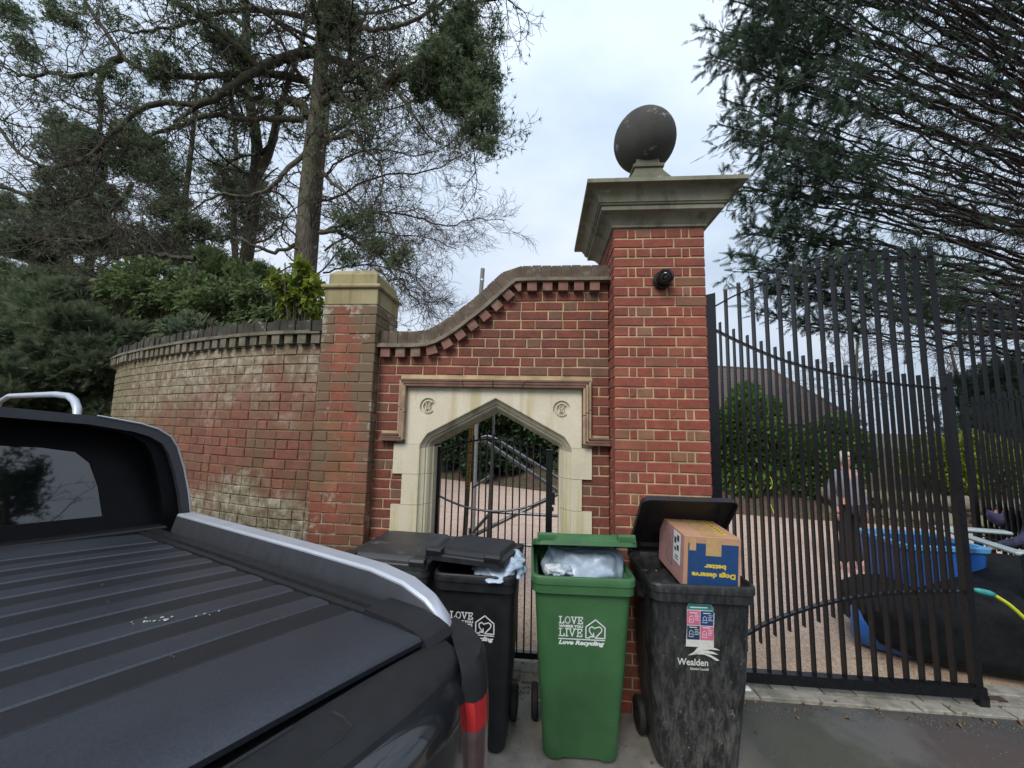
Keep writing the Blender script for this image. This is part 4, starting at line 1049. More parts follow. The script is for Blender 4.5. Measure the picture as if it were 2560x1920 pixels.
tag(st.build('sticker_print', M['white'], so), kind='stuff')
# cardboard box standing in the scuffed bin
bw, bd, bh = .312, .40, .285
Mb = Matrix.Translation((.962, -.69, 1.035)) @ Matrix.Rotation(radians(2), 4, 'Z') @ Matrix.Rotation(radians(3.0), 4, 'X') @ Matrix.Rotation(radians(2.0), 4, 'Y')
bx = thing('cardboard_box', 'brown and blue cardboard box upside down in the scuffed bin', 'box', mat=Mb)
q = MB(); q.box((0, bd / 2, bh / 2 - .03), (bw, bd, bh), None, .002); q.build('carton', M['card'], bx)
q = MB(); q.box((-bw / 2 - .0008, bd / 2, bh / 2 - .03), (.0012, bd - .02, bh - .02)); q.build('pink_side', M['card_pink'], bx)
q = MB(); q.box((.004, -.0010, bh / 2 - .045), (bw - .035, .0012, bh - .045)); bl = q.build('blue_front', M['blue'], bx)
RXu = RX @ Matrix.Rotation(pi, 4, 'Z')
q = MB(); v, f = fit_text('Dogs deserve', 0, .240, 0, .025, .0012); q.add(v, f, Matrix.Translation((.128, -.0024, .058)) @ RXu)
v, f = fit_text('better', 0, .118, 0, .024, .0012); q.add(v, f, Matrix.Translation((.075, -.0024, .105)) @ RXu); q.build('lettering', M['yellow'], bl)
q = MB(); q.box((.005, -.0020, bh - .085), (.085, .0012, .095)); q.box((-.0, bd / 2, bh - .0290), (.085, bd - .02, .001)); q.box((-.11, -.0020, bh - .075), (.036, .0012, .065)); q.build('parcel_tape', M['tape'], bx)
q = MB(); q.box((.088, bd * .46, bh - .0285), (.034, .26, .001)); ye = q.build('yellow_label', M['yellow'], bx)
q = MB()
for i in range(8): q.box((.088, bd * .46 - .11 + i * .031, bh - .0278), (.016, .018 if i % 3 else .010, .0008))
tag(q.build('label_print', M['ink'], ye), kind='stuff')
q = MB(); q.box((-bw / 2 - .0020, .10, .155), (.001, .10, .175)); wl_o = q.build('address_label', M['white'], bx)
q = MB()
for (y_, z_, a_, c_) in ((.082, .21, .03, .035), (.122, .19, .03, .035), (.085, .155, .03, .03), (.122, .14, .022, .022), (.10, .105, .04, .006), (.10, .09, .05, .005)): q.box((-bw / 2 - .0028, y_, z_), (.001, a_, c_))
tag(q.build('label_print', M['ink'], wl_o), kind='stuff')
q = MB(); rr_ = random.Random(8)
for i in range(5):
    for k_ in range(9): q.box((-bw / 2 - .0018, .175 + i * .022 + rr_.uniform(-.003, .003), .03 + k_ * .022), (.0008, .004, rr_.uniform(.008, .018)))
tag(q.build('side_print', M['ink'], bx), kind='stuff')
bg = thing('bin_bag', 'black rubbish bag low inside the scuffed bin', 'bin bag', (.75, -.4, .9)); blob_mesh((.80, -.46, .90), (.20, .2, .10), 22, .3, 4, 2).build('bag', M['rubber'], bg, True)
bg = thing('paper_scrap', 'torn white paper tucked beside the box in the scuffed bin', 'paper', (.73, -.45, 1.0)); q = MB(); q.add([(.735, -.42, 1.0), (.775, -.44, .985), (.785, -.49, .93), (.765, -.50, .925), (.735, -.46, .98), (.735, -.42, .998), (.775, -.44, .983), (.785, -.49, .928), (.765, -.50, .923), (.735, -.46, .978)], [(0, 1, 2, 3, 4), (9, 8, 7, 6, 5), (0, 5, 6, 1), (1, 6, 7, 2), (2, 7, 8, 3), (3, 8, 9, 4), (4, 9, 5, 0)]); q.build('sheet', M['white'], bg)
lt = thing('litter', 'flattened white wrapper lying on the stone threshold by the gate', 'litter', (1.5, .1, .02)); q = MB(); q.box((1.47, .10, .028), (.13, .05, .012), None, .003); q.build('wrapper', M['white'], lt)
# drain grating at the far end of the threshold
dr = thing('drain_slot', 'small rusty drain slot sunk in the ground beyond the tall gate', 'drain', (3.25, .2, 0)); q = MB(); q.box((3.255, .195, .019), (.13, .05, .014)); q.build('grating', plain('rusty_iron', (.05, .03, .022), .9), dr)
# ================================================================ PICKUP TRUCK
def paint(name, col, rough, coat=1.0, flake=0., bump=0.):
    m = MT(name); n = m.noise(3, 5, obj=True); c = m.mix(n, [q * .8 for q in col], [q * 1.25 for q in col])
    c = m.mix(m.ramp(m.noise(60, 4, .7, obj=True), [(.68, 0.), (.76, .12)]), c, (.25, .25, .24))
    m.base(c).rough(m.math('ADD', m.math('MULTIPLY', m.noise(14, 5, obj=True), .12), rough)); m.b.inputs['Coat Weight'].default_value = coat; m.b.inputs['Coat Roughness'].default_value = .06
    if bump: m.bump(m.noise(500, 2, obj=True), bump, .0006)
    return m.m
M['paint'] = paint('gloss_black_paint', (.010, .011, .013), .16)
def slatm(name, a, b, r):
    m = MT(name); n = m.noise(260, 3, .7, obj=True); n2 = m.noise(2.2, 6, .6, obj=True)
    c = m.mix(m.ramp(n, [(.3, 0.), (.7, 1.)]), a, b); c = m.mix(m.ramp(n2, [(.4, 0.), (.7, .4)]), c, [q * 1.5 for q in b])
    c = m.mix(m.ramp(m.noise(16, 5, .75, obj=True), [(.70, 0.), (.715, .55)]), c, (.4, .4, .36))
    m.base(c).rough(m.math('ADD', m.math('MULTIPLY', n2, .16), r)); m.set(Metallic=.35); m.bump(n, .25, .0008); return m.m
M['slat_a'] = slatm('slat_light_reflection', (.026, .029, .037), (.052, .058, .072), .33)  # sky and tree reflection stripes put into alternate slat colours; dark ones also rougher
M['slat_b'] = slatm('matt_slat_dark_reflection', (.010, .011, .013), (.022, .024, .028), .44)
M['trim'] = plain('grained_black_trim', (.012, .0125, .014), .5, var=.2, scale=30, bump=.3, bscale=420, bd=.001, spec=.35)
M['silver'] = plain('silver_trim', (.47, .50, .55), .40, .4, var=.05, scale=6, bump=0)
M['blackout'] = plain('satin_black_surround', (.005, .005, .006), .45, var=.2, bump=0, spec=.12)
M['darkgrey'] = plain('dark_grey_trim', (.05, .053, .06), .42, .2, var=.1, bump=0)
gm = MT('tinted_glass'); gm.base((.004, .005, .006)).rough(.015); gm.b.inputs['Specular IOR Level'].default_value = .7; gm.b.inputs['Coat Weight'].default_value = 1; M['glass'] = gm.m
gm = MT('red_lens'); gm.base((.42, .004, .006)).rough(.12); gm.b.inputs['Coat Weight'].default_value = 1; M['red_lens'] = gm.m
gm = MT('smoky_lens'); gm.base(gm.mix(gm.ramp(gm.noise(7, 4, obj=True), [(.4, 0.), (.6, 1.)]), (.055, .018, .018), (.13, .085, .08))).rough(.15); gm.b.inputs['Coat Weight'].default_value = 1; M['smoky'] = gm.m
Of = Vector((-.2386, -2.1434, 1.4441))
MT_ = Matrix(((TF.x, -TR.x, TU.x, Of.x), (TF.y, -TR.y, TU.y, Of.y), (TF.z, -TR.z, TU.z, Of.z), (0, 0, 0, 1)))
tk = thing('pickup_truck', 'black double cab pickup truck with silver side rails and a ribbed roller cover', 'pickup truck', mat=MT_)
def crown(y): return .018 * (1 - ((y - .72) / .72) ** 2)
def slat(x0, x1, dz, mat, name='cover_slat', y0=.012, y1=1.43):
    b = MB(); rings = []; n = 14
    for i in range(n + 1):
        y = y0 + (y1 - y0) * i / n; c = crown(y) + dz; e = .004
        rings.append([(x0, y, c - .012), (x0, y, c - .003), (x0 + e, y, c), ((x0 + x1) / 2, y, c + .0015), (x1 - e, y, c), (x1, y, c - .003), (x1, y, c - .012)])
    b.loft(rings, True, True, True); return b.build(name, M[mat], tk, True, 25)
# smooth rear panel that rolls down to the tailgate, then the slats
b = MB(); rings = []
for i in range(15):
    y = .012 + 1.418 * i / 14; c = crown(y)
    rings.append([(.006, y, c - .02), (.004, y, c - .010), (.012, y, c - .004), (.10, y, c + .001), (.235, y, c + .001), (.24, y, c - .01)])
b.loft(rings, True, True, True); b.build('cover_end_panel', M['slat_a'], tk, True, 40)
x = .243; i = 0
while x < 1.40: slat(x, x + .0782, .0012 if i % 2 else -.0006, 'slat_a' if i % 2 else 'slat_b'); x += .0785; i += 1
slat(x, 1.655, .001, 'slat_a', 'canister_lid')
b = MB(); b.box((.84, .72, -.05), (1.7, 1.46, .05)); b.build('cover_tray', M['trim'], tk)
# side frame of the cover: two steps and a groove, on both sides
def mirror(P): return [(x, 1.44 - y, z) for x, y, z in P]
for sd in (0, 1):
    mm = (lambda P: P) if sd == 0 else mirror
    b = MB(); pr = [(.010, -.02), (.008, .004), (-.006, .007), (-.010, .001), (-.018, .001), (-.020, .010), (-.052, .012), (-.055, .004), (-.062, .004), (-.064, -.02)]
    b.loft([mm([(xx, y, z + dz) for y, z in pr]) for xx, dz in ((.075, -.012), (.12, -.003), (.2, 0), (1.66, .004))], True, True, True); b.build('cover_side_frame', M['trim'], tk, True, 25)
    b = MB(); pr = [(.012, -.02), (.010, .006), (-.070, .009), (-.085, -.01)]
    b.loft([mm([(xx + max(0, -y) * .0, y, z + dz) for y, z in pr]) for xx, dz in ((-.012, -.030), (.0, -.014), (.03, -.004), (.078, .003), (.19, .007), (.195, .0))], True, True, True); b.build('corner_cap', M['trim'], tk, True, 30)
    # silver topped rail over the bedside
    b = MB(); b2 = MB(); rg = []; rg2 = []
    for (xx, z, w, yo) in ((.012, -.026, .030, -.094), (.035, .004, .042, -.098), (.085, .032, .052, -.104), (.165, .055, .060, -.110), (.29, .067, .066, -.116), (.60, .071, .070, -.122), (1.1, .073, .072, -.130), (1.60, .075, .074, -.138)):
        zb = -.03
        rg.append(mm([(xx, yo + w / 2, z - .006), (xx, yo + w / 2 - .006, z), (xx, yo - w / 2 + .012, z - .001), (xx, yo - w / 2, z - .012), (xx, yo - w / 2, z - .03), (xx, yo + w / 2, z - .012)]))
        rg2.append(mm([(xx, yo + w / 2 + .001, z - .010), (xx, yo + w / 2 + .012, min(z - .045, .012) if z > .03 else z - .02), (xx, yo + w / 2 + .012, zb), (xx, yo - w / 2, zb), (xx, yo - w / 2 + .004, z - .02)]))
    b.loft(rg, True, True, True); b.build('bed_rail', M['silver'], tk, True, 35); b2.loft(rg2, True, True, True); b2.build('bed_rail_base', M['darkgrey'], tk, True, 35)
    # bedside panel
    b = MB(); rg = []
    for xx, dx in ((.035, .045), (.10, .012), (.3, -.01), (1.0, -.012), (1.68, -.012)):
        rg.append(mm([(xx, -.075, -.01 - dx), (xx, -.13 + dx, -.025 - dx), (xx, -.175 + dx, -.07), (xx, -.198 + dx, -.15), (xx, -.205 + dx, -.30), (xx, -.185 + dx, -.42), (xx, -.20 + dx, -.50), (xx, -.17 + dx, -.78), (xx, .0, -.80), (xx, .0, -.02)]))
    b.loft(rg, True, True, True); b.build('bedside_panel', M['paint'], tk, True, 40)
# tailgate swept across the width with rounded ends
TP = [(.0, -.022), (-.006, -.012), (-.030, -.012), (-.055, -.017), (-.085, -.018), (-.112, -.024), (-.122, -.030), (-.126, -.038), (-.140, -.048), (-.158, -.075), (-.170, -.12), (-.178, -.20), (-.176, -.33), (-.168, -.50), (-.165, -.66), (-.0, -.68)]
def tg(y):
    e = max(0, (.20 - y) / .25); e2 = max(0, (y - 1.24) / .25); q = min(1, e + e2)
    return [(x * (.94 - .40 * q * q), y, z - .014 * q * q) for x, z in TP]
b = MB(); b.loft([[p for p in tg(y)][0:8] + [(0, y, -.06)] for y in np.linspace(-.045, 1.485, 22)], True, True, True); b.build('tailgate_top_trim', M['trim'], tk, True, 30)
b = MB(); b.loft([[p for p in tg(y)][7:] for y in np.linspace(-.048, 1.488, 22)], True, True, True); b.build('tailgate', M['paint'], tk, True, 50)
b = MB(); b.tube([(-.030, .245, -.0125), (-.050, .240, -.0165), (-.075, .245, -.019), (-.083, .27, -.0195), (-.083, .42, -.0195)], .0022, 6); b.tube([(-.012, .30, -.0115), (-.012, .52, -.0115)], .003, 6); b.build('trim_seam', M['rubber'], tk)
b = MB(); b.loft([[(-.180, .40, -.20), (-.205, .45, -.20), (-.205, 1.0, -.20), (-.18, 1.05, -.20)], [(-.180, .40, -.30), (-.200, .45, -.29), (-.200, 1.0, -.29), (-.18, 1.05, -.30)]], True, True, True); b.build('tailgate_handle', M['trim'], tk)
# tail lights: curved corner block in slices
def lamp(z0, z1, name, mat, par, mm, n=5, gr=0):
    b = MB(); rg = []
    for i in range(n + 1):
        z = z0 + (z1 - z0) * i / n; s = math.sin(min(1, (-z - .03) / .12) * pi / 2) * 1.0; o = .020 * s
        P = [(-.105, .012), (-.114 - o, .000), (-.119 - o, -.022), (-.115 - o * .9, -.046), (-.102 - o * .6, -.075), (-.078, -.108 - o * .4), (-.030, -.140 - o), (.04, -.160 - o), (.045, -.13), (-.04, -.05)]
        if i == 0 and gr: P = [(x * .93, y * .9) for x, y in P]
        rg.append(mm([(x, y, z + (.05 * (x + .15) if i == 0 else 0)) for x, y in P]))
    b.loft(rg, True, True, True); return b.build(name, M[mat], par, True, 50)
for sd in (0, 1):
    mm = (lambda P: P) if sd == 0 else mirror
    hl = lamp(-.030, -.092, 'tail_light', 'trim', tk, mm, 4, 1); lamp(-.093, -.140, 'red_lens', 'red_lens', hl, mm); lamp(-.141, -.60, 'smoky_lens', 'smoky', hl, mm); lamp(-.601, -.66, 'lower_lens', 'red_lens', hl, mm, 2)
b = MB(); b.box((-.15, .72, -.78), (.16, 1.76, .16), None, .03); b.build('rear_bumper', M['trim'], tk)
# cab: outline of the rear end as (y,z), swept forwards
H2 = [(-.178, .005), (-.172, .06), (-.150, .16), (-.118, .27), (-.080, .37), (-.050, .415), (.0, .448), (.06, .468), (.20, .492), (.45, .506), (.72, .510)]
full = H2 + [(1.44 - y, z) for y, z in H2[-2::-1]]
def ring(x, s=1.0, dz=0, inset=0.): return [(x, .72 + (y - .72) * (1 - inset), z * s + dz if z > .02 else z) for y, z in full]
b = MB(); b.loft([ring(1.675), ring(1.668, .995, 0, .012)], False); 
# arch shaped hoop round the rear window
def hoop(x0, x1, i0, i1, name, mat):
    mb = MB(); a = ring(x0, 1, 0, i0); c = ring(x0, .93, 0, i1); d = ring(x1, 1, 0, i0); e = ring(x1, .93, 0, i1); n = len(a)
    vs = a + c + d + e; fs = []
    for i in range(n - 1): fs += [(i, i + 1, n + i + 1, n + i), (i, 2 * n + i, 2 * n + i + 1, i + 1), (n + i, n + i + 1, 3 * n + i + 1, 3 * n + i), (2 * n + i, 3 * n + i, 3 * n + i + 1, 2 * n + i + 1)]
    mb.add(vs, fs); return mb.build(name, M[mat], tk, True, 40)
hoop(1.655, 1.72, 0., .035, 'cab_edge', 'darkgrey'); hoop(1.69, 1.90, .036, .10, 'window_surround', 'blackout')
b = MB(); b.loft([ring(1.72), ring(2.2, 1.03), ring(2.9, 1.02), ring(3.25, .90, 0, .02), ring(3.75, .30, 0, .04)], False); b.build('cab_shell', M['paint'], tk, True, 40)
b = MB(); b.loft([[(x, y, z) for y, z in ((-.178, .01), (-.205, -.12), (-.205, -.35), (-.185, -.45), (-.20, -.55), (-.17, -.80), (1.61, -.80), (1.64, -.55), (1.625, -.45), (1.645, -.35), (1.645, -.12), (1.618, .01))] for x in (1.69, 2.4, 3.2, 3.75)], True, True, True); b.build('cab_lower_body', M['paint'], tk, True, 35)
b = MB(); b.loft([[(3.75, -.17, .10), (3.75, .72, .16), (3.75, 1.61, .10), (3.75, 1.64, -.75), (3.75, -.20, -.75)], [(4.5, -.14, .0), (4.5, .72, .07), (4.5, 1.58, .0), (4.5, 1.60, -.75), (4.5, -.16, -.75)], [(4.85, .0, -.14), (4.9, .72, -.08), (4.85, 1.44, -.14), (4.86, 1.46, -.72), (4.86, -.02, -.72)]], True, True, True); b.build('bonnet', M['paint'], tk, True, 40)
b = MB(); W_ = [(.10, .075), (.125, .20), (.16, .30), (.205, .345), (.30, .362), (.50, .374), (.72, .378)]; W_ = W_ + [(1.44 - y, z) for y, z in W_[-2::-1]]
b.prism(W_, 1.742, 1.752, 'x'); b.v = [(x + .24 * z, y, z) for x, y, z in b.v]; b.build('rear_window', M['glass'], tk)
b = MB(); outer = [(y * .0 + .72 + (y - .72) * .985, z * .955) for y, z in full]; Q = []
v, f = mesh_data(curve_mesh([[(p[0], p[1]) for p in outer], [(p[0], p[1]) for p in W_]], .006)); b.add([(1.742 + z + .24 * y, x, y) for x, y, z in v], f); b.build('rear_bulkhead', M['blackout'], tk)
b = MB(); b.box((1.69, .72, .010), (.10, 1.62, .02), None, .006); b.build('window_sill', M['trim'], tk)
# thin silver bead added along the hoop edge as its sky highlight
b = MB(); b.tube([(1.652, .72 + (y - .72) * 1.0, z + .002) for y, z in full[:9]], .0035, 6); b.build('hoop_edge_highlight', M['silver'], tk)
b = MB(); b.tube([(1.80, .55 + i * .10, .085 + .015 * sin(i)) for i in range(2)], .0, 3) if False else b.box((1.768, .72, .085), (.006, 1.20, .008)); b.build('window_seal', M['darkgrey'], tk)
for sd in (0, 1):
    mm = (lambda P: P) if sd == 0 else mirror
    b = MB(); b.tube(mm([(1.68, .25, .485), (1.70, .25, .520), (1.76, .25, .553), (1.86, .25, .578), (2.1, .25, .598), (3.2, .25, .645), (3.5, .25, .62), (3.56, .25, .30)]), [.012, .014, .014, .014, .014, .014, .014, .014], 8); b.build('roof_rail', M['silver'], tk, True, 60)
    for xw in (.62, 3.98):
        wb = MB(); wb.lathe([(.22, -.12), (.36, -.13), (.405, -.10), (.42, -.04), (.42, .04), (.405, .10), (.36, .13), (.22, .12)], (xw, -.10 if sd == 0 else 1.54, -1.0), 36, ax='y'); wo = wb.build('tyre', M['rubber'], tk, True, 40)
        wb = MB(); wb.lathe([(0, -.105), (.06, -.11), (.10, -.08), (.20, -.10), (.235, -.115), (.235, .115), (.0, .1)], (xw, -.10 if sd == 0 else 1.54, -1.0), 24, ax='y'); wb.build('rim', M['darkgrey'], wo, True, 40)
b = MB(); b.box((2.2, .72, -.85), (4.8, 1.3, .14)); b.build('chassis', M['rubber'], tk)
M['droppings'] = plain('dried_droppings', (.34, .34, .31), .8, var=.4, scale=200, bump=0)
dp = MB(); rr_ = random.Random(21)
for (cx_, cy_, r_, n_) in ((.50, .285, .0035, 8), (.52, .31, .0022, 7), (.46, .215, .002, 4)):
    for i in range(n_):
        x_, y_ = cx_ + rr_.gauss(0, .010), cy_ + rr_.gauss(0, .012); rr2 = r_ * rr_.uniform(.4, 1.3)
        dp.lathe([(rr2, 0), (rr2 * .6, .0012)], (x_, y_, crown(y_) + .0035), 7)
o = dp.build('bird_droppings', M['droppings'], tk); o['kind'] = 'stuff'
# ================================================================ PEOPLE
def skin_body(name, verts, edges, radii, mat, parent, sub=2, root=0):
    me = bpy.data.meshes.new(name); me.from_pydata(verts, edges, []); me.materials.append(mat)
    o = link(bpy.data.objects.new(name, me)); o.parent = parent; OFF[o] = OFF[parent]
    m1 = o.modifiers.new('skin', 'SKIN'); m1.use_smooth_shade = True; me.skin_vertices or None
    sk = me.skin_vertices[0].data if me.skin_vertices else None
    if sk is None:
        import bmesh
        bm = bmesh.new(); bm.from_mesh(me); bm.verts.layers.skin.verify(); bm.to_mesh(me); bm.free(); sk = me.skin_vertices[0].data
    for i, r in enumerate(radii):
        sk[i].radius = r if hasattr(r, '__len__') else (r, r); sk[i].use_root = (i == root)
    m2 = o.modifiers.new('subsurf', 'SUBSURF'); m2.levels = sub; m2.render_levels = sub
    dg = bpy.context.evaluated_depsgraph_get(); me2 = bpy.data.meshes.new_from_object(o.evaluated_get(dg)); o.modifiers.clear(); o.data = me2
    for p in me2.polygons: p.use_smooth = True
    if not me2.materials: me2.materials.append(mat)
    return o
M['skin'] = plain('skin', (.50, .27, .20), .5, var=.08, scale=12, bump=0)
M['hair'] = plain('pale_grey_hair', (.42, .38, .32), .8, var=.3, scale=30, bump=.4)
M['coat'] = plain('grey_lilac_coat', (.20, .19, .24), .85, var=.25, scale=8, bump=.3)
M['trousers'] = plain('black_trousers', (.014, .014, .018), .8, var=.2, bump=.1)
M['shoe'] = plain('pink_trainers', (.50, .30, .32), .6, var=.1)
M['fleece'] = plain('navy_fleece', (.045, .045, .095), .95, var=.45, scale=26, bump=1., bscale=60, bd=.01)
def person(label, loc, rot, coat, hairm, bend=0, h=1.0, coat_len=.62, shoe='shoe'):
    Mx = Matrix.Translation(loc) @ Matrix.Rotation(radians(rot), 4, 'Z') @ Matrix.Scale(h, 4)
    t = thing('person', label, 'person', mat=Mx)
    if bend == 0:
        J = dict(pel=(0, 0, .93), wst=(0, 0, 1.08), chs=(0, .0, 1.28), nck=(0, .01, 1.43), nk2=(0, -.005, 1.50), hd=(0, -.015, 1.58), top=(0, -.01, 1.66), sl=(-.17, 0, 1.38), sr=(.17, 0, 1.38), el=(-.235, .03, 1.12), er=(.24, .02, 1.12), wl=(-.24, -.04, .90), wr=(.25, -.05, .90), hl=(-.24, -.06, .82), hr=(.25, -.07, .82),
                 tl=(-.10, 0, .86), tr=(.10, 0, .86), kl=(-.11, -.02, .48), kr=(.12, -.02, .48), al=(-.11, .02, .09), ar=(.13, .02, .09), fl=(-.115, -.11, .035), fr=(.14, -.11, .035))
    else:
        J = dict(pel=(0, .10, .90), wst=(0, -.02, 1.0), chs=(0, -.22, 1.08), nck=(0, -.38, 1.10), nk2=(0, -.44, 1.08), hd=(0, -.50, 1.04), top=(0, -.57, .99), sl=(-.17, -.32, 1.09), sr=(.17, -.32, 1.09), el=(-.22, -.42, .84), er=(.22, -.42, .84), wl=(-.15, -.60, .72), wr=(.15, -.60, .72), hl=(-.13, -.67, .69), hr=(.13, -.67, .69),
                 tl=(-.10, .09, .86), tr=(.10, .09, .86), kl=(-.11, .0, .48), kr=(.12, .0, .48), al=(-.11, .06, .09), ar=(.13, .06, .09), fl=(-.115, -.07, .035), fr=(.14, -.07, .035))
    E_ = [('pel', 'wst'), ('wst', 'chs'), ('chs', 'nck'), ('nck', 'nk2'), ('nk2', 'hd'), ('hd', 'top'), ('chs', 'sl'), ('chs', 'sr'), ('sl', 'el'), ('sr', 'er'), ('el', 'wl'), ('er', 'wr'), ('wl', 'hl'), ('wr', 'hr'), ('pel', 'tl'), ('pel', 'tr'), ('tl', 'kl'), ('tr', 'kr'), ('kl', 'al'), ('kr', 'ar'), ('al', 'fl'), ('ar', 'fr')]
    Rd = dict(pel=(.14, .11), wst=(.13, .10), chs=(.15, .11), nck=.055, nk2=.05, hd=(.082, .098), top=(.055, .065), sl=.065, sr=.065, el=.042, er=.042, wl=.028, wr=.028, hl=(.035, .02), hr=(.035, .02), tl=.085, tr=.085, kl=.056, kr=.056, al=.038, ar=.038, fl=.035, fr=.035)
    def mk_(nm, keys, grow, mat, over={}, sub=2, root=None):
        ks = [k for k in J if k in keys]; ix = {k: i for i, k in enumerate(ks)}
        ed = [(ix[a], ix[c_]) for a, c_ in E_ if a in ix and c_ in ix]
        rr = []
        for k in ks:
            r = over.get(k, Rd[k]); r = r if hasattr(r, '__len__') else (r, r); rr.append((r[0] * grow, r[1] * grow))
        return skin_body(nm, [J[k] for k in ks], ed, rr, mat, t, sub, ix.get(root or 'pel', 0))
    body = mk_('body', set(J), 1.0, M['skin'])
    # face
    hd = Vector(J['hd']); up = (Vector(J['top']) - hd).normalized(); fw = Vector((0, -1, 0)); fw = (fw - up * fw.dot(up)).normalized()
    b = MB()
    for q, r in ((hd + fw * .100 - up * .012, .013), (hd + fw * .094 - up * .050 + Vector((0, 0, 0)), .010)): b.lathe([(r * sin(pi * i / 6), -r * cos(pi * i / 6) * 1.3) for i in range(1, 6)], tuple(q), 8)
    for sx in (-1, 1): b.lathe([(.012 * sin(pi * i / 5), -.022 * cos(pi * i / 5)) for i in range(1, 5)], tuple(hd + Vector((sx * .084, .005, -.01))), 8)
    b.build('face_features', M['skin'], t, True)
    b = MB()
    for sx in (-1, 1): b.lathe([(.009 * sin(pi * i / 5), -.006 * cos(pi * i / 5)) for i in range(1, 5)], tuple(hd + fw * .084 + up * .010 + Vector((sx * .03, 0, 0))), 8)
    b.build('eyes', M['ink'], t, True)
    if not bend:
        for sx, hn in ((-1, 'hl'), (1, 'hr')):
            b = MB(); hp_ = Vector(J[hn])
            for k_, (dx, ln) in enumerate(((-.024, .055), (-.008, .066), (.008, .062), (.022, .048))): b.tube([hp_ + Vector((0, dx, -.01)), hp_ + Vector((.004 * -sx, dx, -.05)), hp_ + Vector((.014 * -sx, dx - .006, -.045 - ln))], [.0095, .0085, .006], 6)
            b.tube([hp_ + Vector((0, -.02, .03)), hp_ + Vector((-.012 * sx, -.045, -.0)), hp_ + Vector((-.02 * sx, -.05, -.03))], [.011, .010, .007], 6); b.build('fingers', M['skin'], t, True)
    hc = hd + up * .03 - fw * .012
    b = blob_mesh((hc.x, hc.y, hc.z), (.100, .112, .112), 16, .10, 4, 2, None, .05); b.v = [(x, y, z) if not ((Vector((x, y, z)) - hd).dot(fw) > .055 and (Vector((x, y, z)) - hd).dot(up) < .055) else tuple(Vector((x, y, z)) - fw * .075) for x, y, z in b.v]; b.build('hair', M[hairm], t, True)
    mk_('coat', {'pel', 'wst', 'chs', 'nck', 'sl', 'sr', 'el', 'er', 'wl', 'wr', 'tl', 'tr'}, 1.22, M[coat], dict(nck=.058, tl=(.13, .12), tr=(.13, .12), pel=(.16, .13), wl=.036, wr=.036))
    mk_('trousers', {'pel', 'tl', 'tr', 'kl', 'kr', 'al', 'ar'}, 1.16, M['trousers'], dict(al=.06, ar=.06))
    for k in ('fl', 'fr'):
        p = Vector(J[k]); b = MB(); b.loft([[(p.x + x, p.y + .14 + 0, p.z + z) for x, z in ((-.035, -.03), (.035, -.03), (.032, .05), (-.032, .05))], [(p.x + x, p.y + .03, p.z + z) for x, z in ((-.042, -.033), (.042, -.033), (.038, .045), (-.038, .045))], [(p.x + x, p.y - .06, p.z + z) for x, z in ((-.045, -.033), (.045, -.033), (.035, .015), (-.035, .015))], [(p.x + x, p.y - .10, p.z + z) for x, z in ((-.03, -.033), (.03, -.033), (.025, -.005), (-.025, -.005))]], True, True, True); b.build('shoe', M[shoe], t, True, 60)
    return t
person('person in a grey lilac coat and black trousers standing on the pink drive', (4.30, 2.82, .0), 12, 'coat', 'hair', h=.945)
person('person in a navy fleece bending forward beside the black covered trailer', (5.42, 1.35, .0), -125, 'fleece', 'fleece', bend=1, h=1.0, shoe='rubber')
# ================================================================ covered trailer, blue tub, drum and hose behind the gate
tl = thing('trailer', 'low trailer wrapped in black netting with a pale metal top frame behind the gate', 'trailer', mat=Matrix.Translation((3.85, .74, 0)) @ Matrix.Rotation(radians(-12), 4, 'Z'))
M['net'] = plain('black_netting', (.007, .008, .009), .7, var=.6, scale=18, bump=.9, bscale=130, bd=.008, spec=.2, dirt=((.03, .038, .036), 5, .62))
M['palemetal'] = plain('pale_grey_green_metal', (.36, .42, .42), .45, .2, var=.15, scale=12)
b = MB(); rg = []
for x, yh, z0, z1 in ((-1.0, .20, .22, .36), (-.93, .34, .12, .44), (-.75, .42, .06, .48), (-.45, .46, .04, .54), (-.1, .46, .04, .64), (.3, .48, .05, .80), (1.2, .48, .05, .78), (1.6, .46, .1, .70)):
    P = rrect(yh * 2, z1 - z0, min(.14, (z1 - z0) * .3), 4, 0, (z0 + z1) / 2); rg.append([(x, y + .02 * sin(7 * x + 4 * y), z + .012 * sin(11 * x + 9 * y)) for y, z in P])
b.loft(rg, True, True, True); b.build('netting_cover', M['net'], tl, True, 60)
b = MB(); b.box((.20, -.40, .99), (.50, .10, .035), None, .01); b.box((.20, .38, .99), (.50, .10, .03), None, .01); b.box((-.05, 0, .985), (.08, .85, .03), None, .01); b.build('top_frame', M['palemetal'], tl)
b = MB(); b.add([(.33, -.45, 1.005), (.33, -.34, 1.005), (.85, -.38, .80), (.85, -.49, .80), (.33, -.45, .975), (.33, -.34, .975), (.85, -.38, .77), (.85, -.49, .77)], [(0, 1, 2, 3), (4, 7, 6, 5), (0, 4, 5, 1), (1, 5, 6, 2), (2, 6, 7, 3), (3, 7, 4, 0)]); b.build('sloping_strut', M['palemetal'], tl)
b = MB(); b.tube([(-.1, -.49, .855), (1.3, -.49, .845)], .014, 8); b.build('side_rail', M['palemetal'], tl, True)
for x in (-.04, .28, 1.2):
    b = MB(); b.box((x, -.44, .80), (.05, .05, .38)); b.build('upright', M['rubber'], tl)
for x, y in ((.35, -.42), (.35, .42)):
    b = MB(); b.lathe([(.1, -.07), (.19, -.08), (.215, -.04), (.215, .04), (.19, .08), (.1, .07)], (x, y, .216), 24, ax='y'); b.build('wheel', M['rubber'], tl, True, 40)
M['bluepl'] = plain('blue_plastic', (.02, .10, .36), .4, var=.15, scale=6, bump=.05)
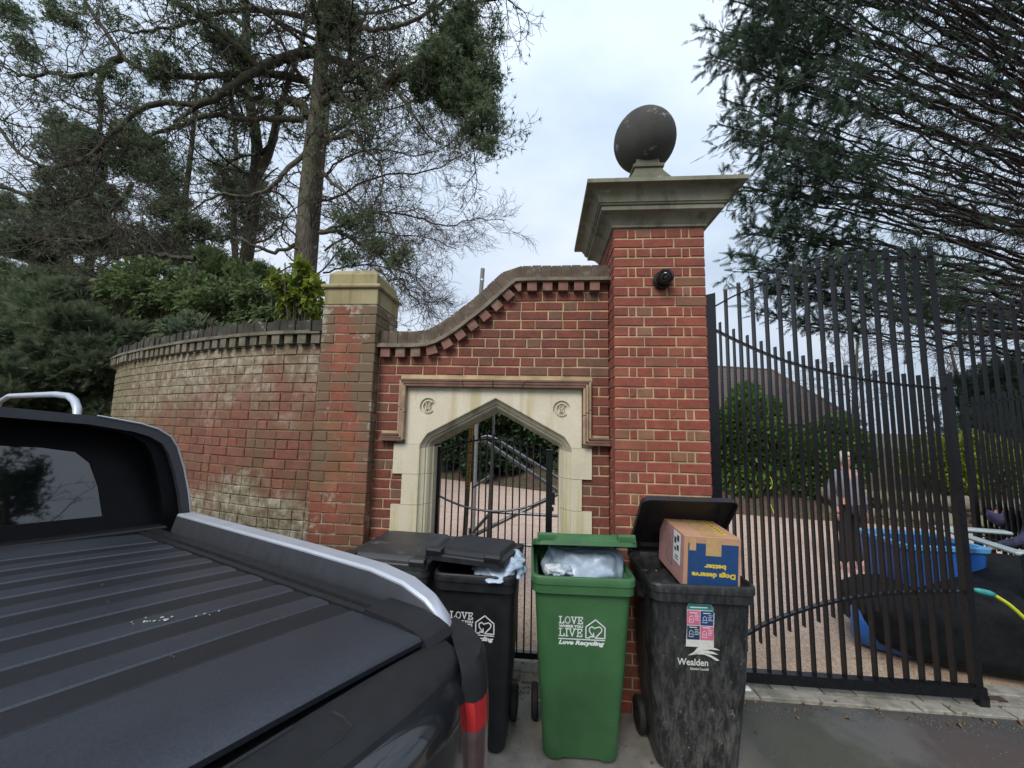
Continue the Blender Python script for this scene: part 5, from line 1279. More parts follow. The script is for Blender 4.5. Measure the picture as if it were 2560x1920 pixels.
M['bluerim'] = plain('pale_blue_plastic', (.10, .33, .62), .4, var=.1)
tb_ = thing('storage_tub', 'tall blue plastic tub with pale blue rim seen through the gate bars', 'tub', (3.66, 1.12, 0))
def rr3(w, d, r, z, cx, cy): return [(x, y, z) for x, y in rrect(w, d, r, 4, cx, cy)]
b = MB(); b.loft([rr3(.60, .50, .06, .0, 3.66, 1.12), rr3(.64, .54, .06, .5, 3.66, 1.12), rr3(.68, .58, .06, .86, 3.66, 1.12), rr3(.62, .52, .05, .86, 3.66, 1.12), rr3(.56, .46, .05, .1, 3.66, 1.12)], True, True, True); b.build('body', M['bluepl'], tb_, True, 35)
b = MB(); b.loft([rr3(.72, .62, .07, .85, 3.66, 1.12), rr3(.73, .63, .07, .885, 3.66, 1.12), rr3(.62, .52, .05, .885, 3.66, 1.12), rr3(.62, .52, .05, .85, 3.66, 1.12)], True, loop=True) if False else b.loft([rr3(.72, .62, .07, .85, 3.66, 1.12), rr3(.73, .63, .07, .885, 3.66, 1.12), rr3(.62, .52, .05, .887, 3.66, 1.12), rr3(.61, .51, .05, .85, 3.66, 1.12)], True); b.build('rim', M['bluerim'], tb_, True, 35)
dm = thing('drum', 'rounded blue plastic drum lying on the gravel just behind the gate', 'drum', (2.95, .62, 0))
b = MB(); b.lathe([(.02, -.22), (.11, -.22), (.16, -.19), (.175, -.12), (.180, 0), (.175, .12), (.16, .19), (.11, .22), (.02, .22)], (0, 0, 0), 26, M=Matrix.Translation((3.02, .78, .185)) @ Matrix.Rotation(radians(55), 4, 'Z'), ax='y'); b.build('body', M['bluepl'], dm, True, 45)
hs = thing('hose', 'bright yellow hose with teal connector trailing over the black trailer', 'hose', (3.9, .2, 0))
M['hose'] = plain('yellow_hose', (.55, .62, .03), .4, var=.1, bump=0)
b = MB(); b.tube(catmull([(3.318, .2, .734), (3.42, .2, .67), (3.515, .2, .579), (3.62, .19, .46), (3.80, .15, .25), (4.0, .12, .05), (4.5, .1, .02)], 6), .013, 8); b.build('tube', M['hose'], hs, True)
b = MB(); b.tube([(3.20, .205, .757), (3.235, .203, .75), (3.30, .2, .738), (3.33, .2, .730)], [.010, .020, .021, .016], 10); b.build('connector', M['teal'], hs, True)
cb = thing('electric_cable', 'thin yellow green cable hanging in a curl below the laurel hedge', 'cable', (4.6, 5.2, 0)); b = MB(); b.tube(catmull([(4.62, 5.2, .95), (4.66, 5.2, .80), (4.55, 5.2, .62), (4.60, 5.2, .42), (4.66, 5.15, .15), (4.60, 5.1, .01)], 6), .006, 6); b.build('cable', M['hose'], cb, True)
# ================================================================ TREES AND PLANTS
TR_ = np.random.default_rng(42)
class TubeSet:
    """many thin branches joined in one mesh, built with numpy"""
    def __init__(s): s.V = []; s.F = []; s.n = 0
    def add(s, P, R, k=4):
        P = np.asarray(P, float); n = len(P)
        if n < 2: return
        T = np.gradient(P, axis=0); T /= np.linalg.norm(T, axis=1)[:, None] + 1e-9
        a = np.cross(T, (.13, .21, .97)); a /= np.linalg.norm(a, axis=1)[:, None] + 1e-6; b = np.cross(T, a)
        R = np.broadcast_to(np.asarray(R, float), (n,)); q = np.arange(k) * 2 * pi / k
        V = P[:, None, :] + (a[:, None, :] * np.cos(q)[None, :, None] + b[:, None, :] * np.sin(q)[None, :, None]) * R[:, None, None]
        i = np.arange(n - 1)[:, None] * k; j = np.arange(k)[None, :]; j2 = (j + 1) % k
        F = np.stack([i + j, i + j2, i + k + j2, i + k + j], -1).reshape(-1, 4) + s.n
        s.V.append(V.reshape(-1, 3)); s.F.append(F); s.n += n * k
    def build(s, name, mat, parent, kind=None):
        o = place(name, mesh_np(name, np.concatenate(s.V), k=4, idx=np.concatenate(s.F), mat=mat, smooth=True), parent)
        if kind: o['kind'] = kind
        return o
def resample(P, n):
    P = np.asarray(P, float); d = np.concatenate([[0], np.cumsum(np.linalg.norm(np.diff(P, axis=0), axis=1))]); t = np.linspace(0, d[-1], n)
    return np.stack([np.interp(t, d, P[:, i]) for i in range(3)], 1)
def wander(p, d, L, n, curl, droop, g=TR_):
    """curving random walk"""
    d = np.array(d, float); d /= np.linalg.norm(d); P = [np.array(p, float)]; st = L / n; c = g.normal(0, curl, 3)
    for i in range(n):
        c = c * .75 + g.normal(0, curl, 3); d = d + c + np.array((0, 0, droop)); d /= np.linalg.norm(d); P.append(P[-1] + d * st)
    return np.array(P)
def sprout(ts, P, r0, levels, g=TR_, rmin=.005, tips=None, k=4, region=None):
    """branches off polyline P. levels: list of (spacing, length, ratio, angle, curl, droop)"""
    if not levels: return
    sp, L, ratio, ang, curl, droop = levels[0]
    d = np.linalg.norm(np.diff(P, axis=0), axis=1); tot = d.sum(); n = max(1, int(tot / sp)); cum = np.concatenate([[0], np.cumsum(d)])
    for i in range(n):
        s = tot * (.12 + .88 * (i + g.random()) / n); j = min(len(P) - 2, int(np.searchsorted(cum, s)) - 1); j = max(j, 0)
        t = (s - cum[j]) / (d[j] + 1e-9); p = P[j] + (P[j + 1] - P[j]) * t; T = (P[j + 1] - P[j]) / (d[j] + 1e-9)
        v = g.normal(0, 1, 3); v -= T * (v @ T); v /= np.linalg.norm(v) + 1e-9
        dr = T * cos(ang) + v * sin(ang) * (.6 + .8 * g.random()); ll = L * (.45 + .9 * g.random()) * (1.15 - .5 * s / tot); nn = max(4, int(ll / .16)) if len(levels) > 1 else max(4, int(ll / .12))
        nn = min(nn, 12); Q = wander(p, dr, ll, nn, curl, droop, g); rr = max(rmin, r0 * ratio * (1 - .5 * s / tot))
        if region is None or region(Q[-1]):
            ts.add(Q, np.linspace(rr, max(rmin * .6, rr * .3), len(Q)), k if rr > .02 else 3)
            if tips is not None: tips.append((Q, len(levels)))
            sprout(ts, Q, rr, levels[1:], g, rmin, tips, 3, region)
def spray_tpl(L=.30, n=8, w=.02, fan=.12):
    """flat feathery conifer spray along +x"""
    V = []; F = []
    for i in range(n):
        x = L * (i + .4) / n; ln = fan * (1 - .65 * i / n)
        for s in (-1, 1):
            b = len(V); V += [(x - w, 0, 0), (x + w, 0, .003 * s), (x + ln * .75, s * ln, -.012)]; F.append((b, b + 1, b + 2))
    b = len(V); V += [(0, -w * .6, 0), (0, w * .6, 0), (L * 1.12, 0, -.01)]; F.append((b, b + 1, b + 2))
    return np.array(V), np.array(F)
def needle_tpl(L=.12, n=9):
    g = np.random.default_rng(5); V = []; F = []
    for i in range(n):
        d = g.normal(0, 1, 3); d[0] = abs(d[0]) + .8; d /= np.linalg.norm(d); a = np.cross(d, g.normal(0, 1, 3)); a /= np.linalg.norm(a); w = .011
        b = len(V); V += [tuple(-a * w + d * .01), tuple(a * w + d * .01), tuple(d * L * g.uniform(.7, 1.2))]; F.append((b, b + 1, b + 2))
    return np.array(V), np.array(F)
def leaf_tpl(L=.10, w=.04):
    V = [(0, 0, 0), (L * .45, w, .012), (L, 0, -.01), (L * .45, -w, .012), (L * .5, 0, -.004)]
    return np.array(V), np.array([(0, 4, 1), (1, 4, 2), (0, 3, 4), (3, 2, 4)])
def scatter(name, tpl, pos, dirs, scale, mat, parent, g=TR_, kind='stuff', roll=True):
    V, F = tpl; N = len(pos); x = np.asarray(dirs, float); x /= np.linalg.norm(x, axis=1)[:, None] + 1e-9
    r = g.normal(0, 1, (N, 3)) if roll is True else np.tile((0, 0, 1.), (N, 1)) + g.normal(0, roll, (N, 3))
    z = r - x * np.sum(r * x, 1)[:, None]; z /= np.linalg.norm(z, axis=1)[:, None] + 1e-9; y = np.cross(z, x)
    Rm = np.stack([x, y, z], 1) * np.asarray(scale)[:, None, None]
    W_ = np.einsum('vk,nkj->nvj', V, Rm) + np.asarray(pos)[:, None, :]
    idx = (F[None] + (np.arange(N) * len(V))[:, None, None]).reshape(-1, 3)
    o = place(name, mesh_np(name, W_.reshape(-1, 3), k=3, idx=idx, mat=mat), parent)
    if kind: o['kind'] = kind
    return o
def ball_pts(clumps, n_per, g=TR_, shell=.0, flat=1.0):
    out = []; vol = np.array([c[3] ** 2 for c in clumps]); vol = vol / vol.sum()
    for c, f in zip(clumps, vol):
        n = int(n_per * f); q = g.normal(0, 1, (n, 3)); q /= np.linalg.norm(q, axis=1)[:, None]; rr = (shell + (1 - shell) * g.random(n) ** .45) * c[3]; q *= rr[:, None]; q[:, 2] *= flat; out.append(q + np.array(c[:3]))
    return np.concatenate(out)
def subclumps(clumps, n, g=TR_, s=.38):
    out = []
    for c in clumps:
        k = max(2, int(n * (c[3] / .6) ** 1.5))
        for i in range(k):
            q = g.normal(0, 1, 3); q /= np.linalg.norm(q); q *= c[3] * g.random() ** .4; out.append((c[0] + q[0], c[1] + q[1], c[2] + q[2] * .8, c[3] * s * g.uniform(.5, 1.25)))
    return out
LIMBS = [
('trunk',0.370,0.220,[(-7.36,8.0,4.84),(-7.49,8.0,6.33),(-7.57,8.0,8.25),(-7.57,8.0,9.75),(-7.56,8.0,11.05),(-7.5,8.0,12.04),(-7.51,8.0,13.55),(-7.53,8.0,14.85),(-7.59,8.0,16.17),(-7.7,8.0,17.53)]),
('L',0.150,0.070,[(-7.49,8.0,14.28),(-8.11,7.6,13.68),(-8.55,7.2,13.03),(-8.95,6.9,12.43),(-9.38,6.7,11.72),(-9.76,6.6,11.3),(-10.22,6.5,11.01)]),
('L',0.060,0.030,[(-10.22,6.5,11.01),(-10.93,6.4,11.07),(-11.54,6.2,10.69),(-12.05,6.0,9.9),(-12.33,5.9,9.27),(-12.84,5.8,8.8),(-13.72,5.7,8.62),(-14.51,5.6,9.12),(-15.06,5.6,9.83)]),
('L',0.100,0.040,[(-8.82,7.0,12.64),(-9.12,6.6,12.86),(-9.46,6.3,13.05),(-9.78,6.0,13.24),(-10.38,5.6,13.39),(-10.82,5.4,13.6)]),
('L',0.130,0.060,[(-7.82,8.0,11.88),(-8.1,8.0,12.31),(-8.52,8.0,12.44),(-8.92,7.8,12.25),(-9.49,7.7,12.27),(-9.92,7.6,12.53),(-10.42,7.4,12.86)]),
('L',0.080,0.030,[(-7.97,8.0,11.72),(-8.7,7.6,11.45),(-9.45,7.3,11.23),(-10.33,7.0,11.12),(-10.99,6.8,10.67),(-11.77,6.6,10.2),(-12.59,6.4,10.26),(-12.97,6.2,10.54)]),
('L',0.100,0.050,[(-7.38,8.0,12.28),(-6.95,7.8,12.36),(-6.5,7.7,12.25),(-6.14,7.6,11.78),(-6.01,7.6,11.57),(-5.47,7.5,12.01),(-4.85,7.4,12.39),(-4.24,7.3,12.65),(-3.61,7.3,13.17),(-3.24,7.2,13.66),(-2.81,7.1,14.22),(-2.23,7.0,14.37)]),
('L',0.060,0.020,[(-4.78,7.4,12.39),(-4.19,7.4,12.44),(-3.65,7.3,12.42),(-3.24,7.2,11.81),(-2.8,7.2,11.41),(-2.41,7.1,10.85),(-2.15,7.0,10.03)]),
('L',0.090,0.040,[(-7.34,8.0,13.97),(-6.48,7.8,13.5),(-5.63,7.7,13.06),(-5.02,7.6,12.6),(-4.38,7.4,11.82),(-3.87,7.3,10.94)]),
('L',0.100,0.040,[(-7.92,8.0,13.11),(-8.44,7.7,13.05),(-9.31,7.4,12.88),(-10.22,7.2,12.69),(-11.26,7.0,12.5),(-12.01,6.9,12.48),(-12.63,6.8,12.66),(-13.11,6.7,13.02),(-13.54,6.6,13.57),(-14.07,6.5,14.29),(-14.43,6.4,14.92)]),
('L',0.080,0.030,[(-13.11,6.7,13.02),(-13.33,6.5,12.43),(-13.33,6.4,11.71),(-13.03,6.3,10.78),(-12.84,6.2,10.1),(-12.58,6.1,9.44)]),
('L',0.060,0.020,[(-13.37,6.5,12.43),(-13.62,6.3,12.01),(-14.15,6.2,11.86),(-14.55,6.1,11.93),(-15.13,6.0,11.72),(-15.94,5.9,12.03)]),
('L',0.060,0.020,[(-7.59,8.0,14.5),(-7.51,7.7,14.76),(-7.45,7.5,15.03),(-7.28,7.3,15.44)]),
('L',0.080,0.030,[(-7.55,8.0,15.64),(-6.52,7.7,14.86),(-5.61,7.5,14.32),(-4.66,7.4,14.3),(-3.71,7.2,14.41),(-2.81,7.0,14.73)]),
('L',0.070,0.020,[(-7.57,8.0,10.72),(-8.01,7.6,9.8),(-8.17,7.2,8.92),(-8.71,7.0,8.44),(-9.4,6.8,8.4),(-10.02,6.6,7.87)]),
('L',0.050,0.020,[(-7.19,8.0,9.9),(-6.65,7.8,9.35),(-5.89,7.6,8.66),(-5.45,7.5,8.22),(-4.74,7.4,8.0),(-4.39,7.3,7.43),(-4.38,7.2,6.68)]),
('L',0.060,0.020,[(-7.21,8.0,11.2),(-6.54,7.7,10.77),(-5.92,7.5,10.89),(-5.53,7.4,10.18),(-4.94,7.3,9.63),(-4.78,7.2,8.82),(-4.95,7.2,8.25)]),
('L',0.060,0.020,[(-7.11,8.0,7.78),(-6.45,7.8,7.74),(-5.66,7.6,7.32),(-4.81,7.4,6.78),(-4.28,7.2,6.12)]),
('L',0.050,0.020,[(-7.92,8.0,7.4),(-8.29,7.6,6.99),(-8.66,7.3,7.07),(-9.31,7.0,7.22),(-9.97,6.8,6.99)]),
('L',0.080,0.030,[(-7.61,8.0,15.29),(-8.48,7.6,15.22),(-9.36,7.2,14.97),(-10.13,6.8,14.46),(-11.05,6.5,13.69),(-11.88,6.2,13.24)]),
('L',0.050,0.020,[(-15.42,6.0,8.33),(-14.41,6.0,7.96),(-13.65,6.0,7.73),(-12.96,6.0,7.85),(-12.29,6.0,8.11)]),
('L',0.045,0.020,[(-11.4,6.0,8.28),(-11.49,6.0,7.88),(-11.88,6.0,7.49),(-11.8,6.0,7.15),(-11.66,6.0,6.88),(-12.0,6.0,6.66),(-12.63,6.0,6.63),(-13.69,6.0,6.68),(-14.42,6.0,6.39)]),
('L',0.050,0.020,[(-8.2,5.0,5.6),(-8.8,5.0,5.66),(-9.47,5.0,5.8)]),
('L',0.045,0.015,[(-9.28,5.0,5.73),(-9.36,5.0,5.44),(-9.61,5.0,5.02),(-9.87,5.0,4.75),(-10.19,5.0,4.94),(-10.46,5.0,5.34),(-10.43,5.0,5.51)]),
('T2',0.200,0.100,[(-10.41,9.0,5.11),(-10.36,9.0,7.17),(-10.27,9.0,9.3),(-10.3,9.0,10.53),(-10.38,9.0,11.78),(-10.73,9.0,13.07),(-10.99,9.0,14.3),(-11.18,9.0,15.73),(-11.42,9.0,17.7),(-11.62,9.0,18.71)]),
('T2b',0.150,0.060,[(-10.26,9.0,10.53),(-9.97,9.0,11.14),(-9.78,9.0,11.94),(-9.68,9.0,12.84),(-9.43,9.0,14.03),(-9.03,9.0,15.6),(-8.88,9.0,17.03)]),
('T2b',0.120,0.050,[(-10.95,9.0,16.2),(-11.51,9.0,16.72),(-12.23,9.0,17.36),(-12.7,9.0,18.19)]),
('T3',0.120,0.050,[(-13.5,10.0,5.37),(-13.83,10.0,8.1),(-14.01,10.0,10.47),(-13.99,10.0,11.92),(-14.03,10.0,13.92),(-14.17,10.0,15.97)]),
('T3',0.100,0.050,[(-12.34,11.0,6.6),(-12.75,11.0,9.55),(-12.96,11.0,12.62),(-13.29,11.0,14.76),(-13.73,11.0,16.97)]),
]
BARE = [
('B',0.070,0.020,[(-9.15,11.00,10.77),(-8.29,11.00,11.05),(-7.45,11.00,11.62),(-6.30,11.00,11.94),(-5.15,11.00,11.95),(-4.21,11.00,12.27),(-3.19,11.00,12.88),(-2.46,11.00,13.66)]),
('B',0.070,0.020,[(-8.86,11.00,9.47),(-7.91,11.00,9.85),(-6.98,11.00,10.42),(-5.54,11.00,10.29),(-4.11,11.00,9.96),(-2.73,11.00,10.22),(-1.63,11.00,10.24)]),
('B',0.060,0.020,[(-8.80,11.00,8.69),(-7.39,11.00,9.35),(-5.95,11.00,9.23),(-4.54,11.00,9.01),(-3.31,11.00,8.52)]),
('B',0.060,0.020,[(-9.22,11.00,11.68),(-8.59,11.00,12.47),(-7.83,11.00,12.96),(-6.66,11.00,13.22),(-5.39,11.00,12.97),(-4.26,11.00,13.43),(-3.33,11.00,14.10)]),
('B',0.050,0.015,[(-6.30,11.00,7.04),(-5.67,11.00,7.51),(-5.08,11.00,6.75),(-4.50,11.00,6.29),(-3.94,11.00,5.83)]),
('B',0.060,0.020,[(-9.15,11.00,13.32),(-8.02,11.00,14.31),(-6.85,11.00,14.67),(-5.68,11.00,14.93),(-4.53,11.00,15.40),(-3.40,11.00,16.07)]),
('B',0.050,0.015,[(-8.72,11.00,7.72),(-7.21,11.00,8.09),(-5.69,11.00,7.88),(-4.73,11.00,7.22),(-4.33,11.00,6.57)]),
]
CL_MAIN = [(-3.12, 7.0, 12.06, 0.91), (-2.6, 7.0, 13.01, 0.73), (-2.2, 7.0, 11.27, 0.67), (-1.74, 7.0, 11.98, 0.55), (-1.83, 7.0, 10.45, 0.55), (-2.77, 7.0, 13.87, 0.67), (-1.55, 7.0, 9.86, 0.37), (-1.44, 7.0, 13.47, 0.37), (-6.82, 7.5, 14.98, 0.7), (-7.16, 7.5, 14.42, 0.38), (-9.77, 6.8, 13.24, 0.54), (-9.13, 6.8, 12.88, 0.42), (-10.22, 6.6, 13.44, 0.35), (-11.6, 6.6, 12.35, 0.53), (-5.16, 7.4, 7.79, 0.38), (-4.16, 7.2, 6.54, 0.43), (-4.74, 7.2, 6.96, 0.37), (-5.88, 7.4, 7.8, 0.44), (-5.95, 7.4, 6.79, 0.38), (-8.43, 8.0, 11.41, 0.27), (-12.68, 6.3, 11.73, 0.4), (-15.45, 6.0, 12.71, 0.44), (-16.11, 6.0, 13.84, 0.49), (-14.54, 6.2, 13.81, 0.45), (-11.89, 6.6, 9.95, 0.58), (-12.26, 6.6, 9.37, 0.53), (-11.16, 6.6, 8.9, 0.58), (-10.74, 6.6, 7.88, 0.58), (-9.87, 6.6, 7.16, 0.53)]
CL_LEFT = [(-18.0, 9.0, 12.65, 0.66), (-17.1, 9.0, 11.76, 0.88), (-18.37, 9.0, 11.91, 0.66), (-17.36, 9.0, 10.38, 0.88), (-16.42, 9.0, 9.81, 0.8), (-17.98, 9.0, 9.49, 0.8), (-16.61, 9.0, 8.56, 1.02), (-18.7, 9.0, 8.15, 1.1), (-15.42, 9.0, 8.01, 0.73), (-17.23, 8.0, 5.62, 1.47), (-14.12, 7.0, 5.27, 1.22), (-13.03, 7.0, 5.63, 0.73), (-15.03, 7.0, 3.86, 1.34), (-12.17, 6.0, 3.67, 0.88), (-20.0, 9.0, 9.54, 0.73), (-15.5, 9.0, 12.54, 0.51)]

# ---------------------------------------------------------------- great conifer behind the wall
ct = thing('conifer_tree', 'tall spreading conifer with grey brown trunk and snaking dark limbs behind the old wall', 'tree', (-7.4, 8, 0))
def tube_obj(P, r, name, mat, par, k=12, n=40, rough_=.0):
    Q = resample(catmull_np(P), n); R = np.interp(np.linspace(0, 1, n), np.linspace(0, 1, len(r)), r) * (1 + TR_.normal(0, rough_, n)); ts = TubeSet(); ts.add(Q, R, k); return ts.build(name, mat, par), Q
def catmull_np(P): return np.array([tuple(p) for p in catmull(P, 5)])
tr = [l for l in LIMBS if l[0] == 'trunk'][0]
tube_obj([(-7.2, 8, -.1), (-7.28, 8, 2.4)] + tr[3] + [(-7.8, 8.1, 21)], [.42, .37, .32, .29, .26, .23, .20, .18, .13], 'trunk', M['bark'], ct, 20, 150, .03)
TQ = resample(catmull_np([(-7.4, 8, 5)] + tr[3]), 60)
tips = []; ts = TubeSet(); tw = TubeSet()
for nm, a, b_, P in LIMBS:
    if nm != 'L': continue
    Q = resample(catmull_np(P), 26); Q = Q + TR_.normal(0, .018, Q.shape); o = TubeSet(); R = np.linspace(a, b_, 26) * 1.22 * (1 + TR_.normal(0, .06, 26)); o.add(Q, R, 9); o.build('limb', M['bark_dark'] if P[0][1] < 7.95 or a >= .099 and P[0][2] > 14 else M['bark'], ct)
    e_ = Q[-1] - Q[-3]; X_ = wander(Q[-1], e_, 1.6, 10, .16, -.01); tw.add(X_, np.linspace(b_, .01, 11), 4); Q2 = np.concatenate([Q, X_])
    sprout(tw, Q2, max(b_, .04), [(.27, 1.8, .62, 1.0, .17, .012), (.19, .8, .55, .9, .2, .0), (.16, .34, .55, .8, .2, 0)], tips=tips, rmin=.0072)
# extra upper limbs that fill the crown above and beyond the frame
for i in range(26):
    z0 = TR_.uniform(11, 19); a_ = TR_.uniform(0, 2 * pi); L = TR_.uniform(2.5, 5.0); d_ = (cos(a_), sin(a_) * .8 - .1, .18)
    Q = wander((-7.5, 8, z0), d_, L, 14, .10, .0); r0 = TR_.uniform(.04, .085); tw.add(Q, np.linspace(r0, .02, 15), 5)
    sprout(tw, Q, .05, [(.30, 1.6, .55, 1.0, .17, .01), (.22, .7, .5, .9, .2, 0), (.2, .3, .5, .8, .2, 0)], tips=tips, rmin=.0065)
sprout(tw, TQ, .045, [(.26, 2.3, .8, 1.35, .13, -.02), (.25, .8, .5, .9, .18, 0), (.2, .3, .5, .8, .2, 0)], tips=tips, rmin=.0072)
tw.build('branches', M['twig_dark'], ct, 'stuff')
def tips_pos(tips, lv=1, keep=1.0, g=TR_, per=2):
    P = []; D = []
    for Q, l in tips:
        if l > lv: continue
        for _ in range(per):
            if g.random() < keep:
                j = g.integers(len(Q) // 2, len(Q)); P.append(Q[j]); D.append(Q[j] - Q[j - 1] + g.normal(0, .02, 3))
    return np.array(P), np.array(D)
P, D = tips_pos(tips, 1, .8, per=2)
from mathutils import noise as NZ_
den = np.array([NZ_.noise(Vector(p) * .55) for p in P]); sel = (den > .02) & (P[:, 2] > 9.5) | (TR_.random(len(P)) < .10); P, D = P[sel], D[sel]
NT = needle_tpl(.13, 8)
scatter('sparse_foliage', NT, P, D, TR_.uniform(.7, 1.3, len(P)), M['leaf_con'], ct)
sc_ = subclumps(CL_MAIN, 30, s=.30); pts = ball_pts(sc_, 19000, flat=.7); pts = pts + TR_.normal(0, .10, pts.shape); scatter('foliage', NT, pts, TR_.normal(0, 1, (len(pts), 3)) + (0, 0, -.2), TR_.uniform(.7, 1.4, len(pts)), M['leaf_con'], ct)
# ---------------------------------------------------------------- slimmer trees behind it
def simple_tree(name, label, cat, trunkP, radii, barkm, leafm, ncl, cl, nleaf, tpl, nbr=20, L=2.2, group=None, z0=.35, flat=.8, lv=None, branchm='twig_dark', dens=1.0, foliage=True, rmin=.007):
    t = thing(name, label, cat, tuple(trunkP[0]), group)
    Q0 = resample(catmull_np(trunkP), 30); o = TubeSet(); o.add(Q0, np.interp(np.linspace(0, 1, 30), np.linspace(0, 1, len(radii)), radii), 10); o.build('trunk', M[barkm], t)
    b = TubeSet(); tps = []
    sprout(b, Q0[int(30 * z0):], radii[-1] * 1.2, lv or [((1 - z0) * np.linalg.norm(Q0[-1] - Q0[0]) / nbr, L, .5, 1.2, .10, .0), (.35 / dens, L * .4, .5, .9, .16, 0), (.25 / dens, L * .16, .5, .8, .18, 0)], tips=tps, rmin=rmin)
    b.build('branches', M[branchm], t, 'stuff')
    if foliage:
        if cl: pts = ball_pts(subclumps(cl, ncl * 3, s=.26), nleaf, flat=flat); D_ = TR_.normal(0, 1, (len(pts), 3))
        else: pts, D_ = tips_pos(tps, 1, 1.0, per=max(1, int(nleaf)))
        scatter('foliage', tpl, pts, D_, TR_.uniform(.7, 1.35, len(pts)), M[leafm], t)
    return t
T2 = [l for l in LIMBS if l[0] == 'T2'][0][3]; T2b = [l for l in LIMBS if l[0] == 'T2b']
t = simple_tree('pine_tree', 'slender greenish trunk forking beside the great conifer', 'tree', [(-10.4, 9, -.1)] + T2, [.24, .22, .2, .17, .12], 'bark_dark', 'leaf_con', 0, None, 1, NT, 34, 2.2, z0=.35)
for l in T2b: tube_obj(l[3], [l[1], l[2]], 'fork', M['bark'], t, 8, 24, .03)
for l, lb in zip([l for l in LIMBS if l[0] == 'T3'], ('thin far trunk with grey green foliage left of the forked tree', 'pale thin trunk just behind the forked tree')):
    simple_tree('pine_tree', lb, 'tree', [(l[3][0][0], l[3][0][1], -.1)] + l[3], [.14, .12, .05], 'bark', 'leaf_pale', 10, [(l[3][0][0] + TR_.uniform(-1.8, 1.8), l[3][0][1], TR_.uniform(6, 12), TR_.uniform(.5, 1.1)) for _ in range(9)], 5500, NT, 34, 2.3, z0=.2)
# bare winter tree
bt = thing('bare_tree', 'leafless tree with fine reddish twigs fanning out right of the great conifer', 'tree', (-9.3, 11, 0))
ts = TubeSet(); ts.add(resample(catmull_np([(-9.3, 11, -.1), (-9.25, 11, 6), (-9.2, 11, 11), (-9.1, 11, 15)]), 30), np.linspace(.28, .08, 30), 10); ts.build('trunk', M['bark'], bt)
tw = TubeSet()
for nm, a, b_, P in BARE:
    Q = resample(catmull_np(P), 24) + TR_.normal(0, .03, (24, 3)); Q[:, 1] += np.linspace(0, TR_.uniform(-1, 1), 24); tw.add(Q, np.linspace(a * .75, b_ * .7, 24), 5)
    sprout(tw, Q, .032, [(.24, 1.9, .5, .75, .10, .0), (.16, .95, .55, .65, .13, 0), (.14, .42, .6, .6, .13, 0)], rmin=.0062)
tw.build('twigs', M['twig'], bt, 'stuff')
# pale conifers at the far left and the dark mass above the wall end
SP = spray_tpl(.17, 6, .011, .075)
LT = [('pale grey green conifer standing at the far edge behind the wall', [(-17.2, 9.6, -.1), (-17.2, 9.6, 6), (-17.1, 9.6, 13.5)], [c for c in CL_LEFT if c[2] > 7.9 and c[1] > 8.5], 'leaf_pale', 23000, .22),
      ('dark drooping yew like tree overhanging the far end of the curved wall', [(-14.5, 7.4, -.1), (-14.4, 7.4, 4), (-14.6, 7.2, 6.8)], [c for c in CL_LEFT if c[2] < 7.9 or c[1] < 8.5], 'leaf_con', 27000, .2)]
for lb, tp, cl, lm, nl, r0 in LT:
    simple_tree('conifer_tree', lb, 'tree', tp, [r0, r0 * .7, .06], 'bark_dark', lm, 12, cl, nl, SP, 26, 2.6, z0=.2, flat=.8)
# dark evergreen hanging right beside the wall end (closer)
def shrub(name, label, cat, c, r, nleaf, tpl, leafm, nst=9, group=None, lumps=14, leafs=(.7, 1.4), g=TR_, stem='twig_dark', base_z=0., ls=.34, shell=.35, up=.3):
    t = thing(name, label, cat, (c[0], c[1], base_z), group); b = TubeSet(); tps = []
    for i in range(nst):
        a_ = g.uniform(0, 2 * pi); e_ = np.array((c[0] + cos(a_) * r[0] * .6 * g.random(), c[1] + sin(a_) * r[1] * .6 * g.random(), c[2] + r[2] * g.uniform(.0, .8)))
        p0 = np.array((c[0] + g.uniform(-.2, .2) * r[0], c[1] + g.uniform(-.2, .2) * r[1], base_z - .05)); Q = resample([p0, (p0 + e_) / 2 + g.normal(0, .1, 3), e_], 10) + g.normal(0, .02, (10, 3)); b.add(Q, np.linspace(.028, .01, 10), 5)
        sprout(b, Q, .016, [(.3, min(r) * .7, .6, .9, .12, .01), (.2, min(r) * .3, .6, .8, .15, 0)], g, .004)
    b.build('stems', M[stem], t, 'stuff')
    pts = []; q = g.normal(0, 1, (lumps, 3)); q /= np.linalg.norm(q, axis=1)[:, None]; q *= (g.random((lumps, 1)) ** .4) * .72
    cs = [(c[0] + v[0] * r[0], c[1] + v[1] * r[1], c[2] + v[2] * r[2], ls * (r[0] * r[1] * r[2]) ** (1 / 3) * g.uniform(.7, 1.3)) for v in q]
    P = ball_pts(cs, nleaf, g, shell, .9); P = P[P[:, 2] > base_z + .02]
    cen = np.array(c); D_ = (P - cen) / np.array(r) + g.normal(0, .55, P.shape) + (0, 0, up)
    scatter('foliage', tpl, P, D_, g.uniform(leafs[0], leafs[1], len(P)), M[leafm], t, g, roll=.6)
    return t
LF = leaf_tpl(.10, .026); LB = leaf_tpl(.11, .038)
hg = 'evergreen shrubs massed behind the curved wall'
shrub('evergreen_shrub', 'very dark evergreen shrub crowding the far end of the curved wall', 'shrub', (-8.3, 3.3, 2.5), (1.5, 1.0, 2.0), 24000, SP, 'leaf_dark', 10, hg, 60, (.7, 1.3), ls=.2)
shrub('evergreen_shrub', 'dark shrub with grey tipped sprays left of the wall end', 'shrub', (-8.6, 2.4, 1.6), (1.3, .7, 1.5), 13000, SP, 'leaf_dark', 12, hg, 40, (.7, 1.2), ls=.22)
